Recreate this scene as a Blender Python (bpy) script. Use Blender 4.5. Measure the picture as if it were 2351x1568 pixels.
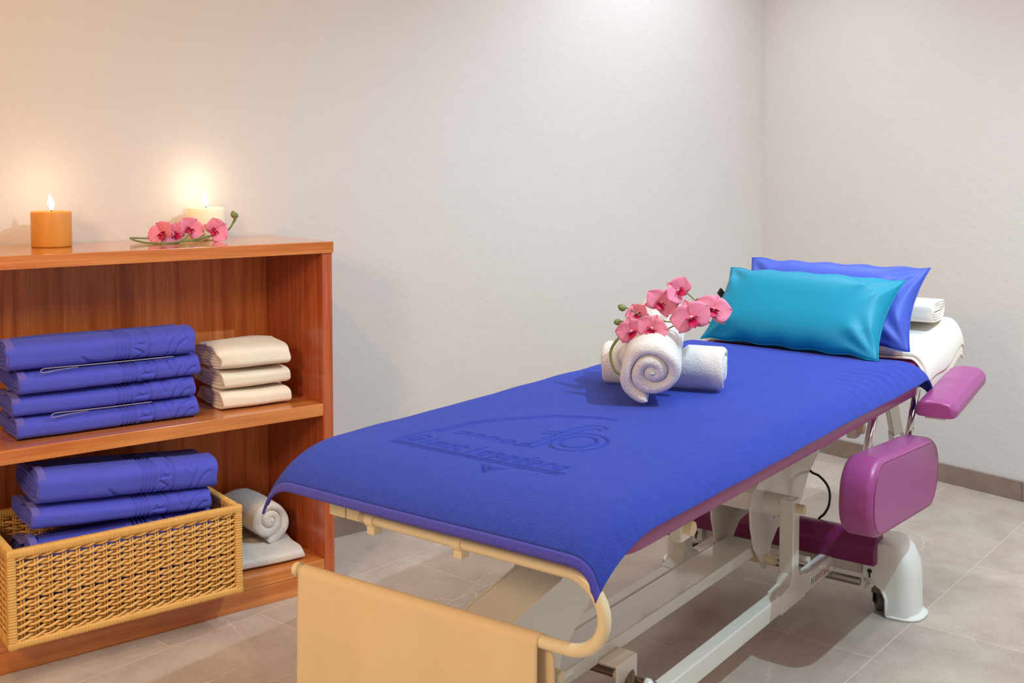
import bpy, bmesh, math, random
import numpy as np
from mathutils import Vector, Matrix, noise
from math import sin, cos, pi, radians

for o in list(bpy.data.objects):
    bpy.data.objects.remove(o)
SC = bpy.context.scene
COL = SC.collection
random.seed(7)

# ---------------------------------------------------------------- camera, light, exposure
HEAD = 0.9088            # heading of the view against the long wall
AT = 0.2674              # the treatment table's turn against the long wall
cam_d = bpy.data.cameras.new('camera')
cam = bpy.data.objects.new('camera', cam_d); COL.objects.link(cam)
cam.location = (0, 0, 1.2)
cam.rotation_euler = (pi/2 - 0.05267, 0, HEAD - pi/2)
cam_d.sensor_width = 36; cam_d.lens = 2466.4/2351*36
cam_d.shift_y = -(784 - 521.5)/2351
cam_d.clip_start = 0.02
SC.camera = cam

SC.view_settings.view_transform = 'Standard'
SC.view_settings.look = 'None'
SC.view_settings.gamma = 1
SC.view_settings.use_curve_mapping = False
SC.view_settings.exposure = 0.31
SC.cycles.use_denoising = True
SC.cycles.max_bounces = 8
SC.cycles.sample_clamp_indirect = 6

W = bpy.data.worlds.new('world'); SC.world = W; W.use_nodes = True
W.node_tree.nodes['Background'].inputs[0].default_value = (1.0, 0.88, 0.80, 1)
W.node_tree.nodes['Background'].inputs[1].default_value = 0.42

def TU(t, u, z=0.0):
    return Vector((t*cos(AT) - u*sin(AT), t*sin(AT) + u*cos(AT), z))

def spot(loc, target, power, color, angle, blend, radius):
    d = bpy.data.lights.new('spot_light', 'SPOT'); d.energy = power; d.color = color
    d.spot_size = radians(angle); d.spot_blend = blend; d.shadow_soft_size = radius
    o = bpy.data.objects.new('spot_light', d); COL.objects.link(o)
    o.location = loc
    o.rotation_euler = (Vector(target) - Vector(loc)).to_track_quat('-Z', 'Y').to_euler()
    return o
def area(loc, target, power, color, sx, sy):
    d = bpy.data.lights.new('area_light', 'AREA'); d.energy = power; d.color = color
    d.shape = 'RECTANGLE'; d.size = sx; d.size_y = sy
    o = bpy.data.objects.new('area_light', d); COL.objects.link(o)
    o.location = loc
    o.rotation_euler = (Vector(target) - Vector(loc)).to_track_quat('-Z', 'Y').to_euler()
    return o
# downlight over the right side of the table (casts the crisp shadows)
spot(TU(2.15, -0.25, 2.58), TU(2.3, 0.6, 0.3), 120, (0.58, 0.86, 1.0), 120, 0.6, 0.02)
area((2.4, 0.8, 2.60), (2.4, 0.8, 0), 22, (0.90, 0.96, 1.0), 1.8, 1.3)  # added soft fill overhead, lifts upward faces against the upright ones
area((-1.1, 0.7, 1.9), (1.3, 2.3, 0.15), 25, (1.0, 0.70, 0.42), 0.5, 0.5)   # warm lamp on the left
# downlights that wash the walls near the corner
spot((3.0, 2.45, 2.58), (3.05, 2.85, 0), 50, (0.80, 0.90, 1.0), 130, 0.9, 0.05)
spot((3.35, 0.95, 2.58), (3.55, 0.9, 0), 30, (0.82, 0.90, 1.0), 130, 0.9, 0.05)
spot((0.0, 1.6, 2.58), (0.4, 3.0, 0.9), 48, (1.0, 0.58, 0.16), 130, 1.0, 0.10)  # added warm spot, broadens the candle glow on the left wall

# ---------------------------------------------------------------- materials
def s2l(c):
    return tuple(((x/12.92) if x <= 0.04045 else ((x+0.055)/1.055)**2.4) for x in c)
def rgb(r, g, b):
    return s2l((r/255, g/255, b/255)) + (1,)
def mat(name, col, rough=0.5, metal=0.0, sheen=0.0, coat=0.0, spec=0.5, noise_s=None, bump=0.0, bdist=0.002,
        var=None, var_s=8.0, detail=3.0, sss=0.0, sheen_tint=None):
    m = bpy.data.materials.new(name); m.use_nodes = True
    nt = m.node_tree; b = nt.nodes['Principled BSDF']
    b.inputs['Base Color'].default_value = col
    b.inputs['Roughness'].default_value = rough
    b.inputs['Metallic'].default_value = metal
    b.inputs['Specular IOR Level'].default_value = spec
    b.inputs['Sheen Weight'].default_value = sheen
    b.inputs['Sheen Roughness'].default_value = 0.5
    if sheen_tint: b.inputs['Sheen Tint'].default_value = sheen_tint
    b.inputs['Coat Weight'].default_value = coat
    b.inputs['Coat Roughness'].default_value = 0.08
    if sss:
        b.inputs['Subsurface Weight'].default_value = sss
        b.inputs['Subsurface Radius'].default_value = (0.03, 0.015, 0.006)
        b.inputs['Subsurface Scale'].default_value = 0.6
    tc = nt.nodes.new('ShaderNodeTexCoord')
    if var:
        n = nt.nodes.new('ShaderNodeTexNoise'); n.inputs['Scale'].default_value = var_s
        n.inputs['Detail'].default_value = 4
        nt.links.new(tc.outputs['Object'], n.inputs['Vector'])
        mx = nt.nodes.new('ShaderNodeMix'); mx.data_type = 'RGBA'
        mx.inputs['A'].default_value = col; mx.inputs['B'].default_value = var
        nt.links.new(n.outputs['Fac'], mx.inputs['Factor'])
        nt.links.new(mx.outputs['Result'], b.inputs['Base Color'])
    if noise_s:
        n = nt.nodes.new('ShaderNodeTexNoise'); n.inputs['Scale'].default_value = noise_s
        n.inputs['Detail'].default_value = detail; n.inputs['Roughness'].default_value = 0.6
        nt.links.new(tc.outputs['Object'], n.inputs['Vector'])
        bp = nt.nodes.new('ShaderNodeBump'); bp.inputs['Strength'].default_value = bump
        bp.inputs['Distance'].default_value = bdist
        nt.links.new(n.outputs['Fac'], bp.inputs['Height'])
        nt.links.new(bp.outputs['Normal'], b.inputs['Normal'])
    return m

def wood(name, axis, c1, c2, c3, rough=0.28, scale=1.0, coat=0.6):
    """long-grained veneer; axis = direction of the grain (0 x, 1 y, 2 z)"""
    m = bpy.data.materials.new(name); m.use_nodes = True
    nt = m.node_tree; b = nt.nodes['Principled BSDF']
    b.inputs['Roughness'].default_value = rough
    b.inputs['Coat Weight'].default_value = coat; b.inputs['Coat Roughness'].default_value = 0.12
    tc = nt.nodes.new('ShaderNodeTexCoord'); mp = nt.nodes.new('ShaderNodeMapping')
    s = [38*scale]*3; s[axis] = 1.3*scale
    mp.inputs['Scale'].default_value = s
    nt.links.new(tc.outputs['Object'], mp.inputs['Vector'])
    n = nt.nodes.new('ShaderNodeTexNoise'); n.inputs['Scale'].default_value = 1.0
    n.inputs['Detail'].default_value = 6; n.inputs['Distortion'].default_value = 0.6
    nt.links.new(mp.outputs['Vector'], n.inputs['Vector'])
    cr = nt.nodes.new('ShaderNodeValToRGB')
    e = cr.color_ramp.elements
    e[0].position = 0.30; e[0].color = c1
    e[1].position = 0.72; e[1].color = c3
    k = e.new(0.5); k.color = c2
    nt.links.new(n.outputs['Fac'], cr.inputs['Fac'])
    # fine dark pores
    mp2 = nt.nodes.new('ShaderNodeMapping'); s2 = [260*scale]*3; s2[axis] = 9*scale
    mp2.inputs['Scale'].default_value = s2
    nt.links.new(tc.outputs['Object'], mp2.inputs['Vector'])
    n2 = nt.nodes.new('ShaderNodeTexNoise'); n2.inputs['Scale'].default_value = 1
    nt.links.new(mp2.outputs['Vector'], n2.inputs['Vector'])
    r2 = nt.nodes.new('ShaderNodeMapRange'); r2.inputs[1].default_value = 0.35; r2.inputs[2].default_value = 0.6
    r2.inputs[3].default_value = 0.86; r2.inputs[4].default_value = 1.05
    nt.links.new(n2.outputs['Fac'], r2.inputs[0])
    mx = nt.nodes.new('ShaderNodeMix'); mx.data_type = 'RGBA'; mx.blend_type = 'MULTIPLY'
    mx.inputs['Factor'].default_value = 1
    nt.links.new(cr.outputs['Color'], mx.inputs['A']); nt.links.new(r2.outputs[0], mx.inputs['B'])
    nt.links.new(mx.outputs['Result'], b.inputs['Base Color'])
    return m

M = {}
M['wood_x'] = wood('wood_x', 0, rgb(184, 96, 44), rgb(208, 122, 58), rgb(222, 146, 80), rough=.16)
M['wood_z'] = wood('wood_z', 2, rgb(200, 108, 54), rgb(232, 138, 72), rgb(244, 162, 96), rough=.45, coat=.08)
M['wood_y'] = wood('wood_y', 1, rgb(160, 76, 30), rgb(188, 98, 42), rgb(206, 118, 56))
M['wood_side'] = wood('wood_side', 2, rgb(168, 76, 42), rgb(190, 94, 54), rgb(202, 110, 66))
M['blue'] = mat('blue_terry', rgb(46, 66, 180), 0.9, sheen=0.35, sheen_tint=rgb(150, 160, 255), spec=0.15,
                noise_s=340, bump=1.0, bdist=0.0045, detail=6, var=rgb(60, 82, 194), var_s=60)
M['blue_hem'] = mat('blue_hem', rgb(116, 106, 198), 0.85, sheen=0.4, sheen_tint=rgb(170, 170, 255), spec=0.15)
_nt = M['blue_hem'].node_tree; _w = _nt.nodes.new('ShaderNodeTexWave'); _w.bands_direction = 'Y'
_w.inputs['Scale'].default_value = 75; _w.inputs['Distortion'].default_value = 1.5; _w.inputs['Detail Scale'].default_value = 20
_tc = _nt.nodes.new('ShaderNodeTexCoord'); _bp = _nt.nodes.new('ShaderNodeBump')
_bp.inputs['Strength'].default_value = 0.8; _bp.inputs['Distance'].default_value = 0.0015
_nt.links.new(_tc.outputs['Object'], _w.inputs['Vector']); _nt.links.new(_w.outputs['Fac'], _bp.inputs['Height'])
_nt.links.new(_bp.outputs['Normal'], _nt.nodes['Principled BSDF'].inputs['Normal'])
M['blue_fold'] = mat('blue_velour', rgb(86, 92, 208), 0.85, sheen=0.45, sheen_tint=rgb(140, 150, 255), spec=0.15,
                     noise_s=260, bump=0.35, bdist=0.001, var=rgb(82, 88, 198), var_s=14)
M['cream'] = mat('cream_terry', rgb(244, 232, 214), 0.95, sheen=0.2, spec=0.1, noise_s=300, bump=0.5, bdist=0.0015)
M['white_terry'] = mat('white_terry', rgb(240, 236, 232), 0.95, sheen=0.25, spec=0.1, noise_s=260, bump=1.0, bdist=0.004, detail=5)
M['white_cloth'] = mat('white_cloth', rgb(244, 238, 226), 0.95, sheen=0.1, spec=0.1, noise_s=420, bump=0.3, bdist=0.001)
M['tan'] = mat('tan_towel', rgb(232, 208, 170), 0.95, sheen=0.2, spec=0.1, noise_s=420, bump=0.5, bdist=0.001,
               var=rgb(232, 204, 162), var_s=5)
M['teal'] = mat('teal_vinyl', rgb(0, 142, 176), 0.5, spec=0.4, noise_s=900, bump=0.05, bdist=0.0005)
M['pillow_blue'] = mat('blue_vinyl', rgb(66, 90, 196), 0.5, spec=0.4, noise_s=900, bump=0.05, bdist=0.0005)
M['purple'] = mat('purple_vinyl', rgb(158, 70, 134), 0.36, spec=0.5, noise_s=700, bump=0.08, bdist=0.0006)
M['purple_dark'] = mat('plum_vinyl', rgb(122, 28, 88), 0.33, spec=0.5, noise_s=700, bump=0.08, bdist=0.0006)
M['enamel'] = mat('white_enamel', rgb(226, 222, 212), 0.16, coat=0.5, spec=0.5)
M['enamel_tan'] = mat('ivory_enamel', rgb(234, 216, 176), 0.3, spec=0.5)
M['plastic_white'] = mat('white_plastic', rgb(232, 232, 226), 0.25, spec=0.5)
M['chrome'] = mat('chrome', (0.8, 0.8, 0.8, 1), 0.12, metal=1.0)
M['bronze'] = mat('bronze_steel', (0.32, 0.25, 0.19, 1), 0.25, metal=1.0)
M['steel'] = mat('brushed_steel', (0.55, 0.55, 0.54, 1), 0.35, metal=1.0)
M['black'] = mat('black_rubber', rgb(28, 24, 24), 0.5)
M['grey_rubber'] = mat('grey_rubber', rgb(96, 96, 92), 0.45)
M['wicker'] = mat('wicker', rgb(212, 154, 74), 0.5, spec=0.3, noise_s=90, bump=0.3, bdist=0.001,
                  var=rgb(240, 196, 124), var_s=55)
M['wicker_dark'] = mat('wicker_wrap', rgb(218, 162, 82), 0.5, spec=0.3, var=rgb(234, 186, 112), var_s=70)
M['wax_amber'] = mat('amber_wax', rgb(206, 134, 48), 0.45, sss=0.5, spec=0.4, var=rgb(222, 160, 78), var_s=12)
M['wax_cream'] = mat('cream_wax', rgb(255, 242, 214), 0.45, sss=0.6, spec=0.4)
M['petal'] = mat('pink_petal', rgb(226, 112, 150), 0.5, sheen=0.1, var=rgb(238, 150, 178), var_s=70, spec=0.3, sss=0.1)
M['lip'] = mat('magenta_lip', rgb(190, 10, 78), 0.45, spec=0.4)
M['column'] = mat('pale_column', rgb(244, 214, 200), 0.5)
M['stem'] = mat('green_stem', rgb(98, 124, 66), 0.5, var=rgb(128, 136, 70), var_s=40)
M['bud'] = mat('green_bud', rgb(122, 138, 74), 0.5)
M['loop'] = mat('grey_tape', rgb(150, 146, 180), 0.8)
M['red_print'] = mat('red_print', rgb(196, 40, 74), 0.5)
M['green_print'] = mat('green_print', rgb(10, 66, 52), 0.5)

def emis(name, col, s):
    m = bpy.data.materials.new(name); m.use_nodes = True
    b = m.node_tree.nodes['Principled BSDF']
    b.inputs['Base Color'].default_value = (0, 0, 0, 1)
    b.inputs['Emission Color'].default_value = col
    b.inputs['Emission Strength'].default_value = s
    return m
M['flame'] = emis('flame', (1, 0.80, 0.56, 1), 14)

# plaster wall
def plaster(name, col):
    m = mat(name, col, 0.9, spec=0.15)
    nt = m.node_tree; b = nt.nodes['Principled BSDF']; tc = nt.nodes.new('ShaderNodeTexCoord')
    n1 = nt.nodes.new('ShaderNodeTexNoise'); n1.inputs['Scale'].default_value = 46; n1.inputs['Detail'].default_value = 7
    n1.inputs['Roughness'].default_value = 0.62; n1.inputs['Distortion'].default_value = 0.5
    n2 = nt.nodes.new('ShaderNodeTexNoise'); n2.inputs['Scale'].default_value = 5; n2.inputs['Detail'].default_value = 3
    for n in (n1, n2): nt.links.new(tc.outputs['Object'], n.inputs['Vector'])
    b1 = nt.nodes.new('ShaderNodeBump'); b1.inputs['Strength'].default_value = 0.35; b1.inputs['Distance'].default_value = 0.004
    b2 = nt.nodes.new('ShaderNodeBump'); b2.inputs['Strength'].default_value = 0.4; b2.inputs['Distance'].default_value = 0.01
    nt.links.new(n1.outputs['Fac'], b1.inputs['Height']); nt.links.new(n2.outputs['Fac'], b2.inputs['Height'])
    nt.links.new(b2.outputs['Normal'], b1.inputs['Normal']); nt.links.new(b1.outputs['Normal'], b.inputs['Normal'])
    return m
M['wall'] = plaster('wall_plaster', rgb(214, 208, 204))
M['ceiling'] = mat('ceiling_paint', rgb(240, 238, 234), 0.9)

# stone tile floor
def stone(name, tiles=True):
    m = bpy.data.materials.new(name); m.use_nodes = True
    nt = m.node_tree; b = nt.nodes['Principled BSDF']; L = nt.links.new
    b.inputs['Roughness'].default_value = 0.42; b.inputs['Specular IOR Level'].default_value = 0.4
    tc = nt.nodes.new('ShaderNodeTexCoord')
    n = nt.nodes.new('ShaderNodeTexNoise'); n.inputs['Scale'].default_value = 5; n.inputs['Detail'].default_value = 10
    n.inputs['Roughness'].default_value = 0.7
    L(tc.outputs['Object'], n.inputs['Vector'])
    cr = nt.nodes.new('ShaderNodeValToRGB'); e = cr.color_ramp.elements
    base = (rgb(168, 152, 140), rgb(198, 184, 172)) if tiles else (rgb(128, 108, 94), rgb(156, 136, 122))
    e[0].position = 0.32; e[0].color = base[0]; e[1].position = 0.7; e[1].color = base[1]
    L(n.outputs['Fac'], cr.inputs['Fac'])
    nf = nt.nodes.new('ShaderNodeTexNoise'); nf.inputs['Scale'].default_value = 160; nf.inputs['Detail'].default_value = 2
    L(tc.outputs['Object'], nf.inputs['Vector'])
    mr = nt.nodes.new('ShaderNodeMapRange'); mr.inputs[1].default_value = .3; mr.inputs[2].default_value = .7
    mr.inputs[3].default_value = .93; mr.inputs[4].default_value = 1.06
    L(nf.outputs['Fac'], mr.inputs[0])
    m1 = nt.nodes.new('ShaderNodeMix'); m1.data_type = 'RGBA'; m1.blend_type = 'MULTIPLY'; m1.inputs['Factor'].default_value = 1
    L(cr.outputs['Color'], m1.inputs['A']); L(mr.outputs[0], m1.inputs['B'])
    # light veins
    dn = nt.nodes.new('ShaderNodeTexNoise'); dn.inputs['Scale'].default_value = 3; dn.inputs['Detail'].default_value = 5
    L(tc.outputs['Object'], dn.inputs['Vector'])
    mv = nt.nodes.new('ShaderNodeVectorMath'); mv.operation = 'MULTIPLY_ADD'; mv.inputs[1].default_value = (.35, .35, .35)
    L(dn.outputs['Color'], mv.inputs[0]); L(tc.outputs['Object'], mv.inputs[2])
    vo = nt.nodes.new('ShaderNodeTexVoronoi'); vo.feature = 'DISTANCE_TO_EDGE'; vo.inputs['Scale'].default_value = 1.5
    L(mv.outputs[0], vo.inputs['Vector'])
    vr = nt.nodes.new('ShaderNodeMapRange'); vr.inputs[1].default_value = 0.0; vr.inputs[2].default_value = 0.006
    vr.inputs[3].default_value = 0.55; vr.inputs[4].default_value = 0.0
    L(vo.outputs['Distance'], vr.inputs[0])
    gate = nt.nodes.new('ShaderNodeTexNoise'); gate.inputs['Scale'].default_value = 2.3
    L(tc.outputs['Object'], gate.inputs['Vector'])
    gr = nt.nodes.new('ShaderNodeMapRange'); gr.inputs[1].default_value = .5; gr.inputs[2].default_value = .62
    L(gate.outputs['Fac'], gr.inputs[0])
    mu = nt.nodes.new('ShaderNodeMath'); mu.operation = 'MULTIPLY'
    L(vr.outputs[0], mu.inputs[0]); L(gr.outputs[0], mu.inputs[1])
    m2 = nt.nodes.new('ShaderNodeMix'); m2.data_type = 'RGBA'; m2.inputs['B'].default_value = rgb(222, 208, 192)
    L(mu.outputs[0], m2.inputs['Factor']); L(m1.outputs['Result'], m2.inputs['A'])
    last = m2.outputs['Result']
    if tiles:
        mp = nt.nodes.new('ShaderNodeMapping'); mp.vector_type = 'POINT'
        mp.inputs['Rotation'].default_value = (0, 0, -0.2104)
        mp.inputs['Location'].default_value = (-2.825+0.54*6, -0.984+0.3443*8, 0)
        L(tc.outputs['Object'], mp.inputs['Vector'])
        br = nt.nodes.new('ShaderNodeTexBrick'); br.offset = 0.5; br.offset_frequency = 2
        br.inputs['Scale'].default_value = 1; br.inputs['Brick Width'].default_value = 0.54
        br.inputs['Row Height'].default_value = 0.3443; br.inputs['Mortar Size'].default_value = 0.0016
        br.inputs['Mortar Smooth'].default_value = 0.1
        br.inputs['Color1'].default_value = (.92, .92, .92, 1); br.inputs['Color2'].default_value = (1.04, 1.03, 1.02, 1)
        L(mp.outputs['Vector'], br.inputs['Vector'])
        m4 = nt.nodes.new('ShaderNodeMix'); m4.data_type = 'RGBA'; m4.blend_type = 'MULTIPLY'; m4.inputs['Factor'].default_value = 1
        L(last, m4.inputs['A']); L(br.outputs['Color'], m4.inputs['B'])
        m3 = nt.nodes.new('ShaderNodeMix'); m3.data_type = 'RGBA'; m3.inputs['B'].default_value = rgb(206, 190, 172)
        L(br.outputs['Fac'], m3.inputs['Factor']); L(m4.outputs['Result'], m3.inputs['A'])
        last = m3.outputs['Result']
    L(last, b.inputs['Base Color'])
    bp = nt.nodes.new('ShaderNodeBump'); bp.inputs['Strength'].default_value = .15; bp.inputs['Distance'].default_value = .002
    L(nf.outputs['Fac'], bp.inputs['Height']); L(bp.outputs['Normal'], b.inputs['Normal'])
    return m
M['floor'] = stone('floor_tile', True)
M['baseboard'] = stone('baseboard_stone', False)

# ---------------------------------------------------------------- mesh helpers
class MB:
    """collects shapes, links them as one mesh object"""
    def __init__(self): self.v = []; self.f = []
    def add(self, vs, fs):
        n = len(self.v); self.v += [tuple(p) for p in vs]; self.f += [tuple(i+n for i in f) for f in fs]
        return self
    def box(self, a, b):
        x0, y0, z0 = a; x1, y1, z1 = b
        return self.add([(x0,y0,z0),(x1,y0,z0),(x1,y1,z0),(x0,y1,z0),(x0,y0,z1),(x1,y0,z1),(x1,y1,z1),(x0,y1,z1)],
                        [(0,3,2,1),(4,5,6,7),(0,1,5,4),(1,2,6,5),(2,3,7,6),(3,0,4,7)])
    def tube(self, pts, r, n=16, closed=False, cap=True):
        pts = [Vector(p) for p in pts]; rs = r if isinstance(r, (list, tuple)) else [r]*len(pts)
        m = len(pts); vs = []; fs = []
        up = None
        for i, p in enumerate(pts):
            if closed: d = pts[(i+1) % m] - pts[i-1]
            else: d = pts[min(i+1, m-1)] - pts[max(i-1, 0)]
            d.normalize()
            if up is None:
                up = Vector((0,0,1)) if abs(d.z) < .9 else Vector((1,0,0))
            a = (up - d*up.dot(d)).normalized(); up = a; b = d.cross(a)
            for k in range(n):
                t = 2*pi*k/n; vs.append(p + (a*cos(t) + b*sin(t))*rs[i])
        rng = m if closed else m-1
        for i in range(rng):
            j = (i+1) % m
            for k in range(n):
                l = (k+1) % n; fs.append((i*n+k, i*n+l, j*n+l, j*n+k))
        if cap and not closed:
            fs.append(tuple(range(n-1, -1, -1))); fs.append(tuple((m-1)*n+k for k in range(n)))
        return self.add(vs, fs)
    def prism(self, poly, axis, a, b):
        """poly of 2D points, extruded along axis (0,1,2) from a to b"""
        n = len(poly)
        def P(q, h):
            if axis == 0: return (h, q[0], q[1])
            if axis == 1: return (q[0], h, q[1])
            return (q[0], q[1], h)
        vs = [P(q, a) for q in poly] + [P(q, b) for q in poly]
        fs = [tuple(range(n-1, -1, -1)), tuple(range(n, 2*n))]
        fs += [(i, (i+1) % n, n+(i+1) % n, n+i) for i in range(n)]
        return self.add(vs, fs)
    def lathe(self, prof, c=(0,0,0), n=48):
        vs = []; fs = []
        for r, z in prof:
            for k in range(n):
                t = 2*pi*k/n; vs.append((c[0]+r*cos(t), c[1]+r*sin(t), c[2]+z))
        for i in range(len(prof)-1):
            for k in range(n):
                l = (k+1) % n; fs.append((i*n+k, i*n+l, (i+1)*n+l, (i+1)*n+k))
        fs.append(tuple(range(n-1, -1, -1))); fs.append(tuple((len(prof)-1)*n+k for k in range(n)))
        return self.add(vs, fs)
    def build(self, name, m, parent=None, smooth=False, bevel=0.0, seg=2, sub=0):
        me = bpy.data.meshes.new(name); me.from_pydata(self.v, [], self.f); me.update()
        bm = bmesh.new(); bm.from_mesh(me); bmesh.ops.recalc_face_normals(bm, faces=bm.faces); bm.to_mesh(me); bm.free()
        return link(name, me, m, parent, smooth, bevel, seg, sub)

def link(name, me, m, parent=None, smooth=False, bevel=0.0, seg=2, sub=0):
    o = bpy.data.objects.new(name, me); COL.objects.link(o)
    me.materials.append(m)
    if parent: o.parent = parent
    if smooth:
        for p in me.polygons: p.use_smooth = True
    if bevel:
        b = o.modifiers.new('bevel', 'BEVEL'); b.width = bevel; b.segments = seg; b.limit_method = 'ANGLE'
        b.angle_limit = radians(35); b.harden_normals = False
        for p in me.polygons: p.use_smooth = True
        w = o.modifiers.new('wn', 'WEIGHTED_NORMAL'); w.keep_sharp = False
    if sub:
        s = o.modifiers.new('sub', 'SUBSURF'); s.levels = sub; s.render_levels = sub
    return o

def np_obj(name, V, F, m, parent=None, smooth=True):
    me = bpy.data.meshes.new(name)
    V = np.asarray(V, dtype=np.float32); F = np.asarray(F, dtype=np.int32)
    me.vertices.add(len(V)); me.vertices.foreach_set('co', V.ravel())
    me.loops.add(F.size); me.loops.foreach_set('vertex_index', F.ravel())
    me.polygons.add(len(F))
    me.polygons.foreach_set('loop_start', np.arange(0, F.size, F.shape[1], dtype=np.int32))
    me.polygons.foreach_set('loop_total', np.full(len(F), F.shape[1], dtype=np.int32))
    me.polygons.foreach_set('use_smooth', np.full(len(F), smooth))
    me.update(calc_edges=True); me.validate()
    return link(name, me, m, parent)

def grid_faces(n, m, wrap_i=False, wrap_j=False):
    I = np.arange(n if wrap_i else n-1); J = np.arange(m if wrap_j else m-1)
    i, j = np.meshgrid(I, J, indexing='ij'); i2 = (i+1) % n; j2 = (j+1) % m
    return np.stack([i*m+j, i*m+j2, i2*m+j2, i2*m+j], -1).reshape(-1, 4)

def empty(name, loc=(0,0,0), rz=0.0):
    o = bpy.data.objects.new(name, None); COL.objects.link(o); o.location = loc; o.rotation_euler = (0, 0, rz)
    o.empty_display_size = 0.1
    return o
def tag(o, label=None, cat=None, group=None, kind=None):
    if label: o['label'] = label
    if cat: o['category'] = cat
    if group: o['group'] = group
    if kind: o['kind'] = kind
    return o

def smooth_path(pts, n=6):
    P = [Vector(p) for p in pts]; out = []
    for i in range(len(P)-1):
        p0 = P[max(i-1, 0)]; p1 = P[i]; p2_ = P[i+1]; p3 = P[min(i+2, len(P)-1)]
        for k in range(n):
            t = k/n
            out.append(0.5*((2*p1)+(-p0+p2_)*t+(2*p0-5*p1+4*p2_-p3)*t*t+(-p0+3*p1-3*p2_+p3)*t**3))
    out.append(P[-1]); return out
def vnoise(V, s, seed=0):
    """smooth pseudo noise for numpy arrays (sum of sines), about -1..1"""
    r = np.random.RandomState(seed); out = np.zeros(len(V))
    for k in range(6):
        d = r.normal(size=3); d /= np.linalg.norm(d); f = s*(0.6+0.25*k)
        out += np.sin(V @ d * f + r.rand()*6.28)
    return out/3.0

# ---------------------------------------------------------------- the room
WY, WX = 3.0942, 3.8316
def struct(o): tag(o, kind='structure'); return o
struct(MB().box((-3.0, -3.0, -0.1), (WX+0.1, WY+0.1, 0)).build('floor', M['floor']))
struct(MB().box((-3.0, WY, -0.1), (WX+0.1, WY+0.1, 2.7)).build('wall_back', M['wall']))
struct(MB().box((WX, -3.0, -0.1), (WX+0.1, WY, 2.7)).build('wall_right', M['wall']))
struct(MB().box((-3.0, -3.0, 2.62), (WX+0.1, WY+0.1, 2.72)).build('ceiling', M['ceiling']))
struct(MB().box((1.475, WY-0.012, 0), (WX-0.012, WY-0.001, 0.072)).build('baseboard_back', M['baseboard'], bevel=0.0015))
b = MB()
yy = WY-0.001
while yy > -2.5:
    b.box((WX-0.012, yy-0.5985, 0), (WX-0.001, yy, 0.072)); yy -= 0.60
struct(b.build('baseboard_right', M['baseboard'], bevel=0.0015))

# ---------------------------------------------------------------- bookshelf
X0, X1, YF, YB = 0.30, 1.467, 2.714, WY-0.004
shelf = tag(empty('shelf_unit', ((X0+X1)/2, (YF+YB)/2, 0)),
            'reddish brown wooden open shelf unit against the plaster wall', 'shelf')
def SH(name, a, b_, m, bev=0.0015):
    cx, cy = (X0+X1)/2, (YF+YB)/2
    return MB().box((a[0]-cx, a[1]-cy, a[2]), (b_[0]-cx, b_[1]-cy, b_[2])).build(name, m, shelf, bevel=bev)
SH('top_board', (X0-0.004, YF-0.004, 0.9665), (X1+0.003, YB, 0.9995), M['wood_x'])
SH('side_panel', (1.436, YF, 0), (X1, YB, 0.9665), M['wood_side'])
SH('side_panel', (X0, YF, 0), (X0+0.03, YB, 0.9665), M['wood_side'])
SH('back_panel', (X0+0.03, YB-0.012, 0.05), (1.436, YB, 0.9665), M['wood_z'])
SH('shelf_board', (X0+0.03, YF+0.001, 0.503), (1.436, YB-0.012, 0.5385), M['wood_x'])
SH('bottom_board', (X0+0.03, YF+0.001, 0.055), (1.436, YB-0.012, 0.088), M['wood_x'])
SH('plinth', (X0+0.03, YF+0.004, 0), (1.436, YF+0.024, 0.055), M['wood_x'])

# ---------------------------------------------------------------- candles
def candle(loc, r, h, wax, label, tilt):
    c = tag(empty('candle', loc), label, 'candle', )
    prof = [(r*0.97, 0), (r, 0.004), (r, h*0.5), (r, h-0.004), (r*0.965, h), (r*0.88, h-0.002), (r*0.5, h-0.006), (0.004, h-0.007)]
    body = MB().lathe(prof).build('wax_body', wax, c, smooth=True)
    for v in body.data.vertices:
        k = 0.0012*noise.noise(Vector((v.co.x*40, v.co.y*40, v.co.z*25)))
        v.co.x += k; v.co.y += k
    MB().tube([(0, 0, h-0.009), (0.001, 0, h), (0.003*tilt, 0, h+0.008)], 0.0013, 8).build('wick', M['black'], c, smooth=True)
    fp = [(0.001, 0), (0.0055, 0.006), (0.0085, 0.014), (0.0078, 0.022), (0.005, 0.031), (0.0022, 0.038), (0.0004, 0.042)]
    f = MB().lathe(fp, (0.002*tilt, 0, h+0.003), 24)
    f.v = [(x - tilt*0.10*(z-h-0.003), y, z) for x, y, z in f.v]
    f.build('flame', M['flame'], c, smooth=True)
    return c
candle((0.780, 2.975, 1.0), 0.0505, 0.093, M['wax_amber'],
       'amber pillar candle, lit, standing alone near the left end of the shelf unit top', 1)
candle((1.216, 3.010, 1.0), 0.0525, 0.093, M['wax_cream'],
       'pale cream pillar candle, lit, standing behind the orchid spray on the shelf unit', 1)
for x, y in ((0.780, 2.975), (1.216, 3.010)):
    d = bpy.data.lights.new('candle_light', 'POINT'); d.energy = 0.22; d.color = (1.0, 0.72, 0.45); d.shadow_soft_size = 0.012
    o = bpy.data.objects.new('candle_light', d); COL.objects.link(o); o.location = (x, y-0.001, 1.165)

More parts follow.
